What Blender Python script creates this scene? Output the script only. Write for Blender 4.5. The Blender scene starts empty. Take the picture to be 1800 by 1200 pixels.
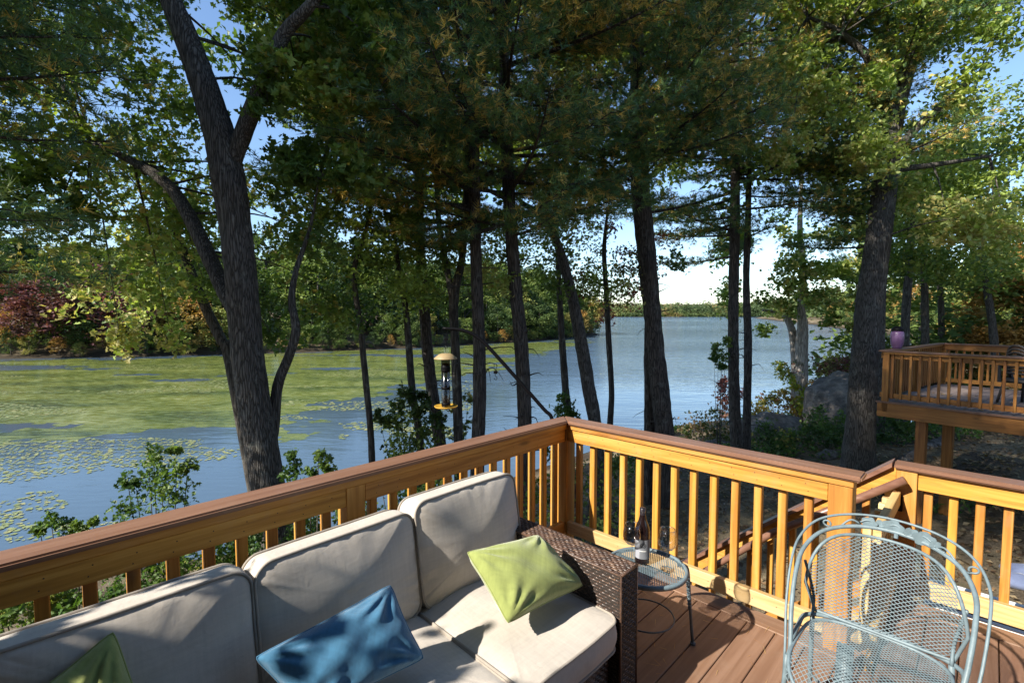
import bpy, bmesh, math, random
import numpy as np
from mathutils import Vector, Matrix

S = bpy.context.scene
COL = S.collection
PI = math.pi
R = math.radians

# ------------------------------------------------------------------ camera, sky, sun, exposure
FPX, HZ, EYE = 861.0, 551.0, 1.73
PITCH = math.atan((600 - HZ) / FPX)
cam = bpy.data.cameras.new('camera'); cam_o = bpy.data.objects.new('camera', cam); COL.objects.link(cam_o)
cam.sensor_width = 36.0; cam.lens = 36.0 * FPX / 1800.0
cam.clip_start = 0.05; cam.clip_end = 9000
cam_o.location = (0, 0, EYE); cam_o.rotation_euler = (PI / 2 - PITCH, 0, 0)
S.camera = cam_o

SUN_EL, SUN_AZ = R(36.5), R(236.0)          # compass angle of the sun, clockwise from +Y
world = bpy.data.worlds.new('World'); S.world = world; world.use_nodes = True
_n = world.node_tree.nodes; _sky = _n.new('ShaderNodeTexSky'); _sky.sky_type = 'NISHITA'
_sky.sun_disc = False; _sky.sun_elevation = SUN_EL; _sky.sun_rotation = SUN_AZ
_sky.air_density = 1.0; _sky.dust_density = 0.35; _sky.ozone_density = 3.5
world.node_tree.links.new(_sky.outputs[0], _n['Background'].inputs[0])
_n['Background'].inputs[1].default_value = 0.112
sun = bpy.data.lights.new('sun', 'SUN'); sun_o = bpy.data.objects.new('sun', sun); COL.objects.link(sun_o)
sun.energy = 5.0; sun.angle = R(0.55); sun.color = (1.0, 0.93, 0.82)
SUNV = Vector((math.sin(SUN_AZ) * math.cos(SUN_EL), math.cos(SUN_AZ) * math.cos(SUN_EL), math.sin(SUN_EL)))
sun_o.rotation_euler = SUNV.to_track_quat('Z', 'Y').to_euler()
sun_o.location = SUNV * 60
S.view_settings.view_transform = 'Standard'; S.view_settings.look = 'None'
S.view_settings.exposure = 1.15; S.view_settings.gamma = 1.0
S.render.engine = 'CYCLES'
S.cycles.use_denoising = True
S.cycles.max_bounces = 8; S.cycles.transparent_max_bounces = 16
S.cycles.caustics_reflective = False; S.cycles.caustics_refractive = False

# ------------------------------------------------------------------ measuring helpers
_c, _s = math.cos(PITCH), math.sin(PITCH)
def P(px, py, Y):
    """world point at depth Y that the photograph shows at px, py"""
    a, b = (px - 900) / FPX, (600 - py) / FPX
    d = Vector((a, _c + b * _s, b * _c - _s))
    return Vector((0, 0, EYE)) + d * (Y / d.y)
TH = R(44.4)
EU = Vector((-math.sin(TH), -math.cos(TH), 0)); EV = Vector((math.cos(TH), -math.sin(TH), 0))
C0 = Vector((0.412, 3.617, 0)); UVROT = math.atan2(EU.y, EU.x)
def W(u, v, z=0.0): return C0 + EU * u + EV * v + Vector((0, 0, z))

# ------------------------------------------------------------------ object helpers
def link(o): COL.objects.link(o); return o
def thing(name, label, cat, loc=(0, 0, 0), rotz=0.0, group=None):
    o = bpy.data.objects.new(name, None); link(o)
    o.location = loc; o.rotation_euler = (0, 0, rotz); o.empty_display_size = .1
    tag(o, label, cat, group); return o
def tag(o, label=None, cat=None, group=None, kind=None):
    if label: o['label'] = label
    if cat: o['category'] = cat
    if group: o['group'] = group
    if kind: o['kind'] = kind
    return o
def uvthing(name, label, cat, u=0, v=0, z=0, group=None):
    return thing(name, label, cat, W(u, v, z), UVROT, group)

def mesh_np(name, V, quads=None, tris=None, smooth=False, tint=None):
    V = np.asarray(V, dtype=np.float32)
    me = bpy.data.meshes.new(name)
    q = np.zeros((0, 4), np.int32) if quads is None or len(quads) == 0 else np.asarray(quads, np.int32)
    t = np.zeros((0, 3), np.int32) if tris is None or len(tris) == 0 else np.asarray(tris, np.int32)
    me.vertices.add(len(V)); me.vertices.foreach_set('co', V.ravel())
    nl = q.size + t.size
    me.loops.add(nl); me.loops.foreach_set('vertex_index', np.concatenate([q.ravel(), t.ravel()]))
    me.polygons.add(len(q) + len(t))
    starts = np.concatenate([np.arange(len(q)) * 4, q.size + np.arange(len(t)) * 3]).astype(np.int32)
    tot = np.concatenate([np.full(len(q), 4), np.full(len(t), 3)]).astype(np.int32)
    me.polygons.foreach_set('loop_start', starts)
    try: me.polygons.foreach_set('loop_total', tot)
    except Exception: pass
    me.polygons.foreach_set('use_smooth', np.full(len(q) + len(t), bool(smooth)))
    if tint is not None:
        at = me.attributes.new('tint', 'FLOAT_COLOR', 'POINT')
        c = np.ones((len(V), 4), np.float32); c[:, :3] = tint
        at.data.foreach_set('color', c.ravel())
    me.update(calc_edges=True); me.validate()
    return me
def obj(name, me, mat=None, parent=None, loc=None):
    o = bpy.data.objects.new(name, me); link(o)
    if mat is not None and me is not None and len(me.materials) == 0: me.materials.append(mat)
    if parent is not None: o.parent = parent
    if loc is not None: o.location = loc
    return o

class MB:
    """collects vertices and faces of one mesh"""
    def __init__(s): s.V = []; s.Q = []; s.T = []; s.n = 0
    def add(s, V, Q=None, T=None):
        V = np.asarray(V, float); s.V.append(V)
        if Q is not None and len(Q): s.Q.append(np.asarray(Q, int) + s.n)
        if T is not None and len(T): s.T.append(np.asarray(T, int) + s.n)
        s.n += len(V); return s
    def mesh(s, name, smooth=False):
        return mesh_np(name, np.concatenate(s.V), np.concatenate(s.Q) if s.Q else None, np.concatenate(s.T) if s.T else None, smooth)
    def build(s, name, mat, parent=None, smooth=False):
        return obj(name, s.mesh(name, smooth), mat, parent)
    def box(s, x0, x1, y0, y1, z0, z1, ch=.003):
        bm = bmesh.new(); bmesh.ops.create_cube(bm, size=1)
        for v in bm.verts: v.co = ((x0 + x1) / 2 + v.co.x * (x1 - x0), (y0 + y1) / 2 + v.co.y * (y1 - y0), (z0 + z1) / 2 + v.co.z * (z1 - z0))
        if ch > 0: bmesh.ops.bevel(bm, geom=list(bm.edges), offset=ch, segments=1, affect='EDGES')
        bmesh.ops.triangulate(bm, faces=[f for f in bm.faces if len(f.verts) > 4])
        bm.verts.index_update()
        s.add([v.co[:] for v in bm.verts], [[v.index for v in f.verts] for f in bm.faces if len(f.verts) == 4],
              [[v.index for v in f.verts] for f in bm.faces if len(f.verts) == 3]); bm.free(); return s
    def tube(s, pts, rad, n=8, res=0, cap=True, rough=0.0, seed=0):
        V, Q, T = tube_geo(pts, rad, n, res, cap, rough, seed); return s.add(V, Q, T)
    def lathe(s, prof, n=32, c=(0, 0, 0), a0=0, a1=2 * PI):
        prof = np.asarray(prof, float); full = abs(a1 - a0 - 2 * PI) < 1e-6
        m = n if full else n + 1
        A = a0 + (a1 - a0) * np.arange(m) / n
        V = np.stack([np.outer(np.cos(A), prof[:, 0]), np.outer(np.sin(A), prof[:, 0]), np.outer(np.ones(m), prof[:, 1])], -1).reshape(-1, 3) + np.array(c)
        k = len(prof); Q = []
        for i in range(n):
            j = (i + 1) % m
            for p in range(k - 1): Q.append([i * k + p, j * k + p, j * k + p + 1, i * k + p + 1])
        return s.add(V, Q)

def smooth_path(pts, rad, res):
    pts = np.asarray([tuple(p) for p in pts], float); rad = np.asarray(rad, float) * np.ones(len(pts))
    if res <= 0 or len(pts) < 3: return pts, rad
    Pp = np.vstack([2 * pts[0] - pts[1], pts, 2 * pts[-1] - pts[-2]]); out = []; ro = []
    for i in range(len(pts) - 1):
        p0, p1, p2, p3 = Pp[i:i + 4]
        for k in range(res):
            t = k / res
            out.append(.5 * ((2 * p1) + (-p0 + p2) * t + (2 * p0 - 5 * p1 + 4 * p2 - p3) * t * t + (-p0 + 3 * p1 - 3 * p2 + p3) * t ** 3))
            ro.append(rad[i] * (1 - t) + rad[i + 1] * t)
    out.append(pts[-1]); ro.append(rad[-1])
    return np.array(out), np.array(ro)
def tube_geo(pts, rad, n=8, res=0, cap=True, rough=0.0, seed=0):
    p, r = smooth_path(pts, rad, res); m = len(p)
    t = np.gradient(p, axis=0); t /= np.linalg.norm(t, axis=1)[:, None] + 1e-12
    ref = np.array([1., 0, 0]) if abs(t[0][0]) < .8 else np.array([0, 1., 0])
    N = np.zeros_like(p); a = ref - t[0] * ref.dot(t[0]); N[0] = a / np.linalg.norm(a)
    for i in range(1, m):
        a = N[i - 1] - t[i] * N[i - 1].dot(t[i]); N[i] = a / (np.linalg.norm(a) + 1e-12)
    B = np.cross(t, N); A = 2 * PI * np.arange(n) / n
    rr = r[:, None] * np.ones((m, n))
    if rough > 0:
        rg = np.random.default_rng(seed); lob = np.zeros((m, n)); L = np.arange(m)[:, None] / 6.0
        for _ in range(6):
            lob += np.sin(A[None] * rg.integers(1, 5) + L * rg.uniform(.3, 2.0) + rg.uniform(0, 6.28)) / 6
        rr = rr * (1 + rough * lob + rough * .35 * rg.standard_normal((m, n)))
    V = p[:, None] + rr[..., None] * (np.cos(A)[None, :, None] * N[:, None] + np.sin(A)[None, :, None] * B[:, None])
    V = V.reshape(-1, 3)
    i, j = np.meshgrid(np.arange(m - 1), np.arange(n), indexing='ij'); k = (j + 1) % n
    Q = np.stack([i * n + j, i * n + k, (i + 1) * n + k, (i + 1) * n + j], -1).reshape(-1, 4)
    T = []
    if cap:
        V = np.vstack([V, p[0], p[-1]]); c0, c1 = m * n, m * n + 1
        T = [[c0, (j + 1) % n, j] for j in range(n)] + [[c1, (m - 1) * n + j, (m - 1) * n + (j + 1) % n] for j in range(n)]
    return V, Q, np.array(T, int).reshape(-1, 3)
def obox(name, mat, parent, x0, x1, y0, y1, z0, z1, ch=.003):
    return MB().box(x0, x1, y0, y1, z0, z1, ch).build(name, mat, parent)

# ------------------------------------------------------------------ materials
def newmat(name):
    m = bpy.data.materials.new(name); m.use_nodes = True
    nt = m.node_tree; b = nt.nodes['Principled BSDF']; return m, nt, b
def N(nt, t, **k):
    n = nt.nodes.new(t)
    for a, v in k.items():
        if a == 'ins':
            for i, x in v.items(): n.inputs[i].default_value = x
        else: setattr(n, a, v)
    return n
def L(nt, a, b): nt.links.new(a, b)
def ramp(nt, fac, stops):
    r = N(nt, 'ShaderNodeValToRGB'); e = r.color_ramp.elements
    while len(e) < len(stops): e.new(.5)
    for x, (p, c) in zip(e, stops): x.position = p; x.color = (*c, 1)
    if fac is not None: L(nt, fac, r.inputs[0])
    return r
def coords(nt, scale=(1, 1, 1), world_space=False, rot=(0, 0, 0)):
    if world_space: o = N(nt, 'ShaderNodeNewGeometry').outputs['Position']
    else: o = N(nt, 'ShaderNodeTexCoord').outputs['Object']
    mp = N(nt, 'ShaderNodeMapping'); mp.inputs['Scale'].default_value = scale; mp.inputs['Rotation'].default_value = rot
    L(nt, o, mp.inputs[0]); return mp.outputs[0]
def noise(nt, vec, scale, detail=4, rough=.55, dist=0):
    n = N(nt, 'ShaderNodeTexNoise', ins={'Scale': scale, 'Detail': detail, 'Roughness': rough, 'Distortion': dist})
    if vec is not None: L(nt, vec, n.inputs['Vector'])
    return n.outputs['Fac']
def bump(nt, b, h, strength=.3, dist=.01):
    n = N(nt, 'ShaderNodeBump', ins={'Strength': strength, 'Distance': dist}); L(nt, h, n.inputs['Height']); L(nt, n.outputs[0], b.inputs['Normal']); return n
def mixc(nt, f, a, b, mode='MIX'):
    m = N(nt, 'ShaderNodeMix', data_type='RGBA', blend_type=mode)
    for s, x in ((0, f), (6, a), (7, b)):
        if hasattr(x, 'is_output'): L(nt, x, m.inputs[s])
        else: m.inputs[s].default_value = x if s == 0 else (*x, 1)
    return m.outputs[2]
def math_n(nt, op, a, b=0.0):
    m = N(nt, 'ShaderNodeMath', operation=op)
    for i, x in enumerate((a, b)):
        if hasattr(x, 'is_output'): L(nt, x, m.inputs[i])
        else: m.inputs[i].default_value = x
    return m.outputs[0]

def mat_wood(name, c1, c2, c3, axis, rough=.5, grain=1.0, wear=0.0):
    m, nt, b = newmat(name)
    sc = [28, 28, 28]; sc[axis] = 1.3
    oi = N(nt, 'ShaderNodeObjectInfo')
    tc = N(nt, 'ShaderNodeTexCoord').outputs['Object']
    add = N(nt, 'ShaderNodeVectorMath', operation='ADD'); cmb = N(nt, 'ShaderNodeCombineXYZ')
    off = math_n(nt, 'MULTIPLY', oi.outputs['Random'], 37.0)
    for i in range(3): L(nt, off, cmb.inputs[i])
    L(nt, tc, add.inputs[0]); L(nt, cmb.outputs[0], add.inputs[1])
    mp = N(nt, 'ShaderNodeMapping'); mp.inputs['Scale'].default_value = sc; L(nt, add.outputs[0], mp.inputs[0])
    f = noise(nt, mp.outputs[0], 1.0, 5, .6, .6)
    mp2 = N(nt, 'ShaderNodeMapping'); s2 = [5, 5, 5]; s2[axis] = .9; mp2.inputs['Scale'].default_value = s2; L(nt, add.outputs[0], mp2.inputs[0])
    g = noise(nt, mp2.outputs[0], 1.0, 3, .5, 1.2)
    r = ramp(nt, f, [(.34, c1), (.5, c2), (.66, c3)])
    c = mixc(nt, math_n(nt, 'MULTIPLY', g, .25), r.outputs[0], c2)
    mk = N(nt, 'ShaderNodeMapping'); s3 = [11, 11, 11]; s3[axis] = 3.2; mk.inputs['Scale'].default_value = s3; L(nt, add.outputs[0], mk.inputs[0])
    vk = N(nt, 'ShaderNodeTexVoronoi', ins={'Scale': .55}); L(nt, mk.outputs[0], vk.inputs['Vector'])
    kn = ramp(nt, vk.outputs['Distance'], [(.05, (1, 1, 1)), (.13, (0, 0, 0))])
    c = mixc(nt, math_n(nt, 'MULTIPLY', kn.outputs[0], .7 if grain >= 1 else 0.0), c, tuple(x * .35 for x in c1))
    hs = N(nt, 'ShaderNodeHueSaturation'); L(nt, c, hs.inputs['Color'])
    L(nt, math_n(nt, 'ADD', math_n(nt, 'MULTIPLY', oi.outputs['Random'], .3), .85), hs.inputs['Value'])
    L(nt, math_n(nt, 'ADD', math_n(nt, 'MULTIPLY', oi.outputs['Random'], .012), .494), hs.inputs['Hue'])
    out = hs.outputs[0]
    if wear > 0:
        w = noise(nt, coords(nt, (1, 1, 1), True), 7, 6, .7)
        wr = ramp(nt, w, [(.52, (0, 0, 0)), (.75, (1, 1, 1))])
        out = mixc(nt, math_n(nt, 'MULTIPLY', wr.outputs[0], wear), out, (.34, .3, .25))
    L(nt, out, b.inputs['Base Color'])
    b.inputs['Roughness'].default_value = rough
    bump(nt, b, f, .22 * grain, .004)
    return m
cedar = ((.29, .12, .018), (.46, .215, .036), (.58, .31, .075))
M = {}
M['cedar_x'] = mat_wood('stained_cedar_x', *cedar, 0, .5, 1.0, .16)
M['cedar_y'] = mat_wood('stained_cedar_y', *cedar, 1, .5, 1.0, .16)
M['cedar_z'] = mat_wood('stained_cedar_z', *cedar, 2, .5, 1.0, .16)
pine_c = ((.42, .27, .1), (.56, .39, .17), (.66, .5, .26))
M['pine_x'] = mat_wood('pale_pine_x', *pine_c, 0); M['pine_z'] = mat_wood('pale_pine_z', *pine_c, 2); M['pine_y'] = mat_wood('pale_pine_y', *pine_c, 1)
comp = ((.15, .072, .044), (.185, .094, .06), (.225, .122, .082))
M['cap_x'] = mat_wood('brown_composite_x', *comp, 0, .38, .4, .08); M['cap_y'] = mat_wood('brown_composite_y', *comp, 1, .38, .4, .08)
deckc = ((.155, .08, .048), (.195, .108, .068), (.235, .138, .092))
M['deck_x'] = mat_wood('deck_composite_x', *deckc, 0, .6, .6, .12); M['deck_y'] = mat_wood('deck_composite_y', *deckc, 1, .6, .6, .12)
nst = ((.17, .062, .012), (.28, .112, .02), (.37, .165, .038))  # neighbour deck stain: redder, and darkened to stand in for the shade there
for i_, a_ in enumerate('xyz'): M['old_' + a_] = mat_wood('red_brown_shaded_stain_' + a_, *nst, i_)
M['ndeck'] = mat_wood('grey_deck_board', (.13, .1, .09), (.18, .14, .125), (.24, .19, .17), 0, .7, .6, .2)

def mat_simple(name, col, rough=.5, metal=0.0, vary=.15, nscale=20, bmp=0.0, bscale=60, spec=.5):
    m, nt, b = newmat(name)
    f = noise(nt, coords(nt), nscale, 4, .6)
    d = tuple(x * (1 - vary) for x in col); e = tuple(min(1, x * (1 + vary)) for x in col)
    r = ramp(nt, f, [(.3, d), (.7, e)]); L(nt, r.outputs[0], b.inputs['Base Color'])
    b.inputs['Roughness'].default_value = rough; b.inputs['Metallic'].default_value = metal
    b.inputs['Specular IOR Level'].default_value = spec
    if bmp > 0: bump(nt, b, noise(nt, coords(nt), bscale, 4), bmp, .004)
    return m
def mat_fabric(name, col, rough=.9, scale=420, sheen=.3, vary=.12, wr=.25):
    m, nt, b = newmat(name)
    c = coords(nt)
    w1 = N(nt, 'ShaderNodeTexWave', wave_type='BANDS', bands_direction='X', ins={'Scale': scale / 6.28, 'Distortion': 1.5, 'Detail': 2}); L(nt, c, w1.inputs[0])
    w2 = N(nt, 'ShaderNodeTexWave', wave_type='BANDS', bands_direction='Y', ins={'Scale': scale / 6.28, 'Distortion': 1.5, 'Detail': 2}); L(nt, c, w2.inputs[0])
    sl = noise(nt, coords(nt, (90, 8, 20)), 1, 4, .6); s2 = noise(nt, coords(nt, (8, 90, 20)), 1, 4, .6)
    mott = noise(nt, c, 9, 5, .6)
    f = math_n(nt, 'ADD', math_n(nt, 'MULTIPLY', sl, .35), math_n(nt, 'MULTIPLY', s2, .35)); f = math_n(nt, 'ADD', f, math_n(nt, 'MULTIPLY', mott, .3))
    r = ramp(nt, f, [(.32, tuple(x * (1 - vary) for x in col)), (.66, tuple(min(1, x * (1 + vary)) for x in col))])
    L(nt, r.outputs[0], b.inputs['Base Color']); b.inputs['Roughness'].default_value = rough
    b.inputs['Sheen Weight'].default_value = sheen; b.inputs['Specular IOR Level'].default_value = .2
    h = math_n(nt, 'ADD', math_n(nt, 'MULTIPLY', math_n(nt, 'ADD', w1.outputs['Fac'], w2.outputs['Fac']), .1), math_n(nt, 'MULTIPLY', noise(nt, c, 22, 4, .55, .8), wr * 4))
    bump(nt, b, h, .35, .006)
    return m
M['linen'] = mat_fabric('greige_linen', (.47, .425, .37), .92, 900, .15)
M['piping'] = mat_fabric('greige_piping', (.3, .265, .225), .9, 900, .1)
M['green_velvet'] = mat_fabric('green_velvet', (.25, .29, .085), (.7), 1500, .45, .2, .35)
M['blue_velvet'] = mat_fabric('blue_velvet', (.035, .14, .25), .7, 1500, .45, .25, .35)
M['wicker'] = mat_simple('dark_wicker', (.085, .048, .032), .36, 0, .45, 70, .3, 300)
m, nt, b = newmat('woven_strand'); M['strand'] = m
at = N(nt, 'ShaderNodeAttribute', attribute_name='tint'); L(nt, mixc(nt, math_n(nt, 'MULTIPLY', noise(nt, coords(nt), 90, 4), .5), at.outputs['Color'], (.07, .042, .03)), b.inputs['Base Color']); b.inputs['Roughness'].default_value = .38
bump(nt, b, noise(nt, coords(nt), 300, 3), .25, .002)
M['wicker_back'] = mat_simple('wicker_backing', (.02, .014, .011), .7)
M['iron'] = mat_simple('blue_grey_painted_iron', (.135, .185, .21), .5, 0, .2, 26, .25, 90)
M['iron_dark'] = mat_simple('dark_blue_grey_iron', (.07, .095, .115), .45, 0, .2, 20, .2, 90)
M['black_metal'] = mat_simple('black_powder_coated_metal', (.004, .004, .005), .5, 0, .2, spec=.08)
M['tan_paint'] = mat_simple('tan_painted_metal', (.29, .21, .105), .6, 0, .12)
M['steel'] = mat_simple('bright_steel', (.55, .53, .5), .25, 1.0, .1)
M['yellow_paint'] = mat_simple('yellow_painted_metal', (.46, .26, .03), .5, 0, .12)
M['white_trim'] = mat_simple('white_trim', (.75, .75, .74), .5, 0, .05)
M['grille'] = mat_simple('dark_grille', (.03, .032, .035), .6)
M['purple'] = mat_simple('purple_glazed_jar', (.13, .07, .16), .35, 0, .25, 8)
M['brown_wicker'] = mat_simple('reddish_brown_wicker', (.12, .055, .03), .55, 0, .5, 50, .5, 120)
M['dark_seat'] = mat_simple('dark_patio_chair', (.03, .026, .025), .6)
M['tarp'] = mat_fabric('blue_grey_cloth', (.13, .16, .26), .8, 300, .2)
M['seed'] = mat_simple('bird_seed', (.05, .035, .025), .9, 0, .5, 150, .6, 200)
M['label_grey'] = mat_simple('bottle_label_grey', (.16, .17, .19), .6); M['label_pale'] = mat_simple('bottle_label_pale', (.3, .31, .35), .6)
M['capsule'] = mat_simple('bottle_capsule', (.02, .016, .02), .28)

def mat_glass(name, tint=(1, 1, 1), rough=0.0, base=.94):
    m, nt, b = newmat(name); nt.nodes.remove(b)
    tr = N(nt, 'ShaderNodeBsdfTransparent'); tr.inputs[0].default_value = (*[base * t for t in tint], 1)
    gl = N(nt, 'ShaderNodeBsdfGlossy', ins={'Roughness': rough})
    lw = N(nt, 'ShaderNodeLayerWeight', ins={'Blend': .5}); fr = math_n(nt, 'MULTIPLY', math_n(nt, 'POWER', lw.outputs['Facing'], 2.6), .85)
    mx = N(nt, 'ShaderNodeMixShader'); L(nt, math_n(nt, 'ADD', fr, .07), mx.inputs[0]); L(nt, tr.outputs[0], mx.inputs[1]); L(nt, gl.outputs[0], mx.inputs[2])
    L(nt, mx.outputs[0], nt.nodes['Material Output'].inputs[0]); return m
M['glass'] = mat_glass('clear_glass', (1, 1, 1), .04, .93)
M['tube_glass'] = mat_glass('clear_plastic_tube', (.75, .77, .8), .1, .8)
m, nt, b = newmat('dark_wine_glass'); M['bottle'] = m
b.inputs['Base Color'].default_value = (.012, .006, .006, 1); b.inputs['Roughness'].default_value = .06; b.inputs['IOR'].default_value = 1.5
b.inputs['Coat Weight'].default_value = .5

def mat_bark(name, c1, c2, vs=14, bs=1.0, lichen=.25):
    m, nt, b = newmat(name)
    v = coords(nt, (1, 1, .09))
    vo = N(nt, 'ShaderNodeTexVoronoi', feature='DISTANCE_TO_EDGE', ins={'Scale': vs}); 
    wv = N(nt, 'ShaderNodeVectorMath', operation='ADD'); nz = N(nt, 'ShaderNodeTexNoise', ins={'Scale': 3.0, 'Detail': 4})
    L(nt, v, nz.inputs['Vector']); scl = N(nt, 'ShaderNodeVectorMath', operation='SCALE'); scl.inputs['Scale'].default_value = .25; L(nt, nz.outputs['Color'], scl.inputs[0])
    L(nt, v, wv.inputs[0]); L(nt, scl.outputs[0], wv.inputs[1]); L(nt, wv.outputs[0], vo.inputs['Vector'])
    rg = ramp(nt, vo.outputs['Distance'], [(0, (0, 0, 0)), (.22, (1, 1, 1))])
    f = noise(nt, coords(nt, (1, 1, .5)), 30, 5, .7)
    base = mixc(nt, f, c1, c2)
    base = mixc(nt, rg.outputs[0], tuple(x * .45 for x in c1), base)
    li = ramp(nt, noise(nt, coords(nt, (1, 1, .8)), 6, 6, .75), [(.56, (0, 0, 0)), (.66, (1, 1, 1))])
    base = mixc(nt, math_n(nt, 'MULTIPLY', li.outputs[0], lichen), base, (.3, .31, .27))
    L(nt, base, b.inputs['Base Color']); b.inputs['Roughness'].default_value = .9; b.inputs['Specular IOR Level'].default_value = .2
    h = math_n(nt, 'ADD', rg.outputs[0], math_n(nt, 'MULTIPLY', f, .6)); bump(nt, b, h, .8 * bs, .02)
    return m
M['bark_oak'] = mat_bark('oak_bark', (.08, .07, .06), (.2, .18, .16), 42, 1.0, .3)
M['bark_pine'] = mat_bark('pine_bark', (.07, .058, .05), (.17, .14, .12), 32, 1.1, .3)
M['bark_thin'] = mat_bark('young_bark', (.075, .065, .055), (.13, .12, .105), 26, .6, .4)
M['bark_pale'] = mat_bark('pale_bark', (.33, .29, .25), (.48, .44, .4), 18, .7, .25)
M['bark_far'] = mat_simple('far_bark', (.06, .05, .042), .9, 0, .3, 3)

def mat_leaf(name, trans=.35, rough=.5, sat=1.0, val=1.2):
    """leaf blades: colour from the 'tint' attribute, light passes through a little"""
    m, nt, b = newmat(name)
    at = N(nt, 'ShaderNodeAttribute', attribute_name='tint')
    nv = noise(nt, coords(nt), 1.3, 2)
    hs = N(nt, 'ShaderNodeHueSaturation', ins={'Saturation': sat}); L(nt, at.outputs['Color'], hs.inputs['Color'])
    L(nt, math_n(nt, 'ADD', math_n(nt, 'MULTIPLY', nv, .7), val), hs.inputs['Value'])
    L(nt, hs.outputs[0], b.inputs['Base Color']); b.inputs['Roughness'].default_value = rough
    b.inputs['Specular IOR Level'].default_value = .35
    tl = N(nt, 'ShaderNodeBsdfTranslucent'); tc = mixc(nt, 1.0, hs.outputs[0], (1.5, 1.55, .7), 'MULTIPLY'); L(nt, tc, tl.inputs[0])
    mx = N(nt, 'ShaderNodeMixShader'); mx.inputs[0].default_value = trans
    L(nt, b.outputs[0], mx.inputs[1]); L(nt, tl.outputs[0], mx.inputs[2]); L(nt, mx.outputs[0], nt.nodes['Material Output'].inputs[0])
    return m
M['leaf'] = mat_leaf('broad_leaf'); M['needle'] = mat_leaf('pine_needle', .3, .5)
M['far_leaf'] = mat_leaf('far_foliage', .25, .7)

# ------------------------------------------------------------------ lake, ground, sky
WATER_Z = -5.0
LAKE = [(-300, -30), (-60, 2), (-32, 7), (-14.6, 11.2), (-8, 13.5), (-3, 17), (0, 20), (4, 24), (8, 27.5), (11.5, 29.5), (16, 28), (20, 27), (26, 30), (34, 38), (46, 53),
        (72, 84), (112, 138), (185, 300), (350, 700), (520, 960), (300, 985), (100, 970), (-60, 985), (-230, 960), (-160, 640), (-60, 380), (-10, 240), (16, 190), (29, 168), (29, 158), (22, 147),
        (5, 120), (-18, 97), (-38, 84), (-60, 76), (-77, 73), (-110, 70), (-170, 74), (-300, 60)]
_LK = np.array(LAKE, float)
def lake_dist(x, y):
    """signed distance to the shoreline, negative over the water"""
    x = np.asarray(x, float); y = np.asarray(y, float)
    d = np.full(x.shape, 1e9); ins = np.zeros(x.shape, bool)
    for i in range(len(_LK)):
        ax, ay = _LK[i]; bx, by = _LK[(i + 1) % len(_LK)]
        ex, ey = bx - ax, by - ay; t = np.clip(((x - ax) * ex + (y - ay) * ey) / (ex * ex + ey * ey), 0, 1)
        d = np.minimum(d, np.hypot(x - ax - t * ex, y - ay - t * ey))
        c = ((ay > y) != (by > y)) & (x < ex * (y - ay) / (ey + 1e-12) + ax); ins ^= c
    return np.where(ins, -d, d)
def ground_z(x, y):
    d = lake_dist(x, y); x = np.asarray(x, float); y = np.asarray(y, float)
    und = .05 * np.sin(x * 1.7 + y * .6) + .06 * np.sin(y * 1.3 - x * .8) + .04 * np.sin(x * 3.1) * np.sin(y * 2.7)
    near = np.hypot(x, y) < 60
    land = WATER_Z - .06 + 4.0 * (1 - np.exp(-np.clip(d, 0, 400) / 9.5)) + np.where(near, und * np.clip(d / 3, 0, 1), np.clip(d - 20, 0, 500) * .045 + .8 * np.sin(x * .03) * np.clip(d / 60, 0, 1))
    land = land + np.where(y > 500, np.clip(d, 0, 260) * .035, 0)
    return np.where(d > 0, land, WATER_Z - .06 - np.clip(-d * .12, 0, 2.0))
def gz(x, y): return float(ground_z(np.array([x]), np.array([y]))[0])

def graded(lo, hi, fine_lo, fine_hi, step, grow):
    a = list(np.arange(fine_lo, fine_hi + 1e-6, step)); s = step
    while a[-1] < hi: s *= grow; a.append(a[-1] + s)
    s = step
    while a[0] > lo: s *= grow; a.insert(0, a[0] - s)
    return np.array(a)
gx = graded(-2500, 2500, -22, 30, .4, 1.09); gy = graded(-400, 3800, -10, 34, .4, 1.09)
X, Y = np.meshgrid(gx, gy, indexing='ij'); Z = ground_z(X, Y)
nx, ny = X.shape; ii, jj = np.meshgrid(np.arange(nx - 1), np.arange(ny - 1), indexing='ij')
GQ = np.stack([ii * ny + jj, (ii + 1) * ny + jj, (ii + 1) * ny + jj + 1, ii * ny + jj + 1], -1).reshape(-1, 4)
m, nt, b = newmat('woodland_ground'); M['ground'] = m
wp = coords(nt, (1, 1, 1), True)
n1 = noise(nt, wp, 1.1, 6, .65); n2 = noise(nt, wp, 26, 5, .75); n3 = noise(nt, wp, .35, 4, .6)
c = ramp(nt, n2, [(.32, (.03, .022, .015)), (.52, (.1, .075, .052)), (.7, (.22, .17, .12))])
gr = ramp(nt, n2, [(.35, (.018, .028, .008)), (.65, (.06, .075, .024))])
gm = ramp(nt, n1, [(.5, (0, 0, 0)), (.62, (1, 1, 1))])
c2 = mixc(nt, math_n(nt, 'MULTIPLY', gm.outputs[0], .7), c.outputs[0], gr.outputs[0])
tan = ramp(nt, n3, [(.42, (0, 0, 0)), (.56, (1, 1, 1))]); tanc = ramp(nt, n2, [(.3, (.16, .125, .075)), (.7, (.36, .29, .19))])  # dry tan patches, lightened to stand in for sunlit dapples on the ground
c3 = mixc(nt, math_n(nt, 'MULTIPLY', tan.outputs[0], .75), c2, tanc.outputs[0])
sz = N(nt, 'ShaderNodeSeparateXYZ'); L(nt, wp, sz.inputs[0])
mud = N(nt, 'ShaderNodeMapRange', ins={1: -4.75, 2: -3.9, 3: .9, 4: 0.0}); L(nt, sz.outputs[2], mud.inputs[0])
c3 = mixc(nt, mud.outputs[0], c3, (.03, .024, .017))
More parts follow.
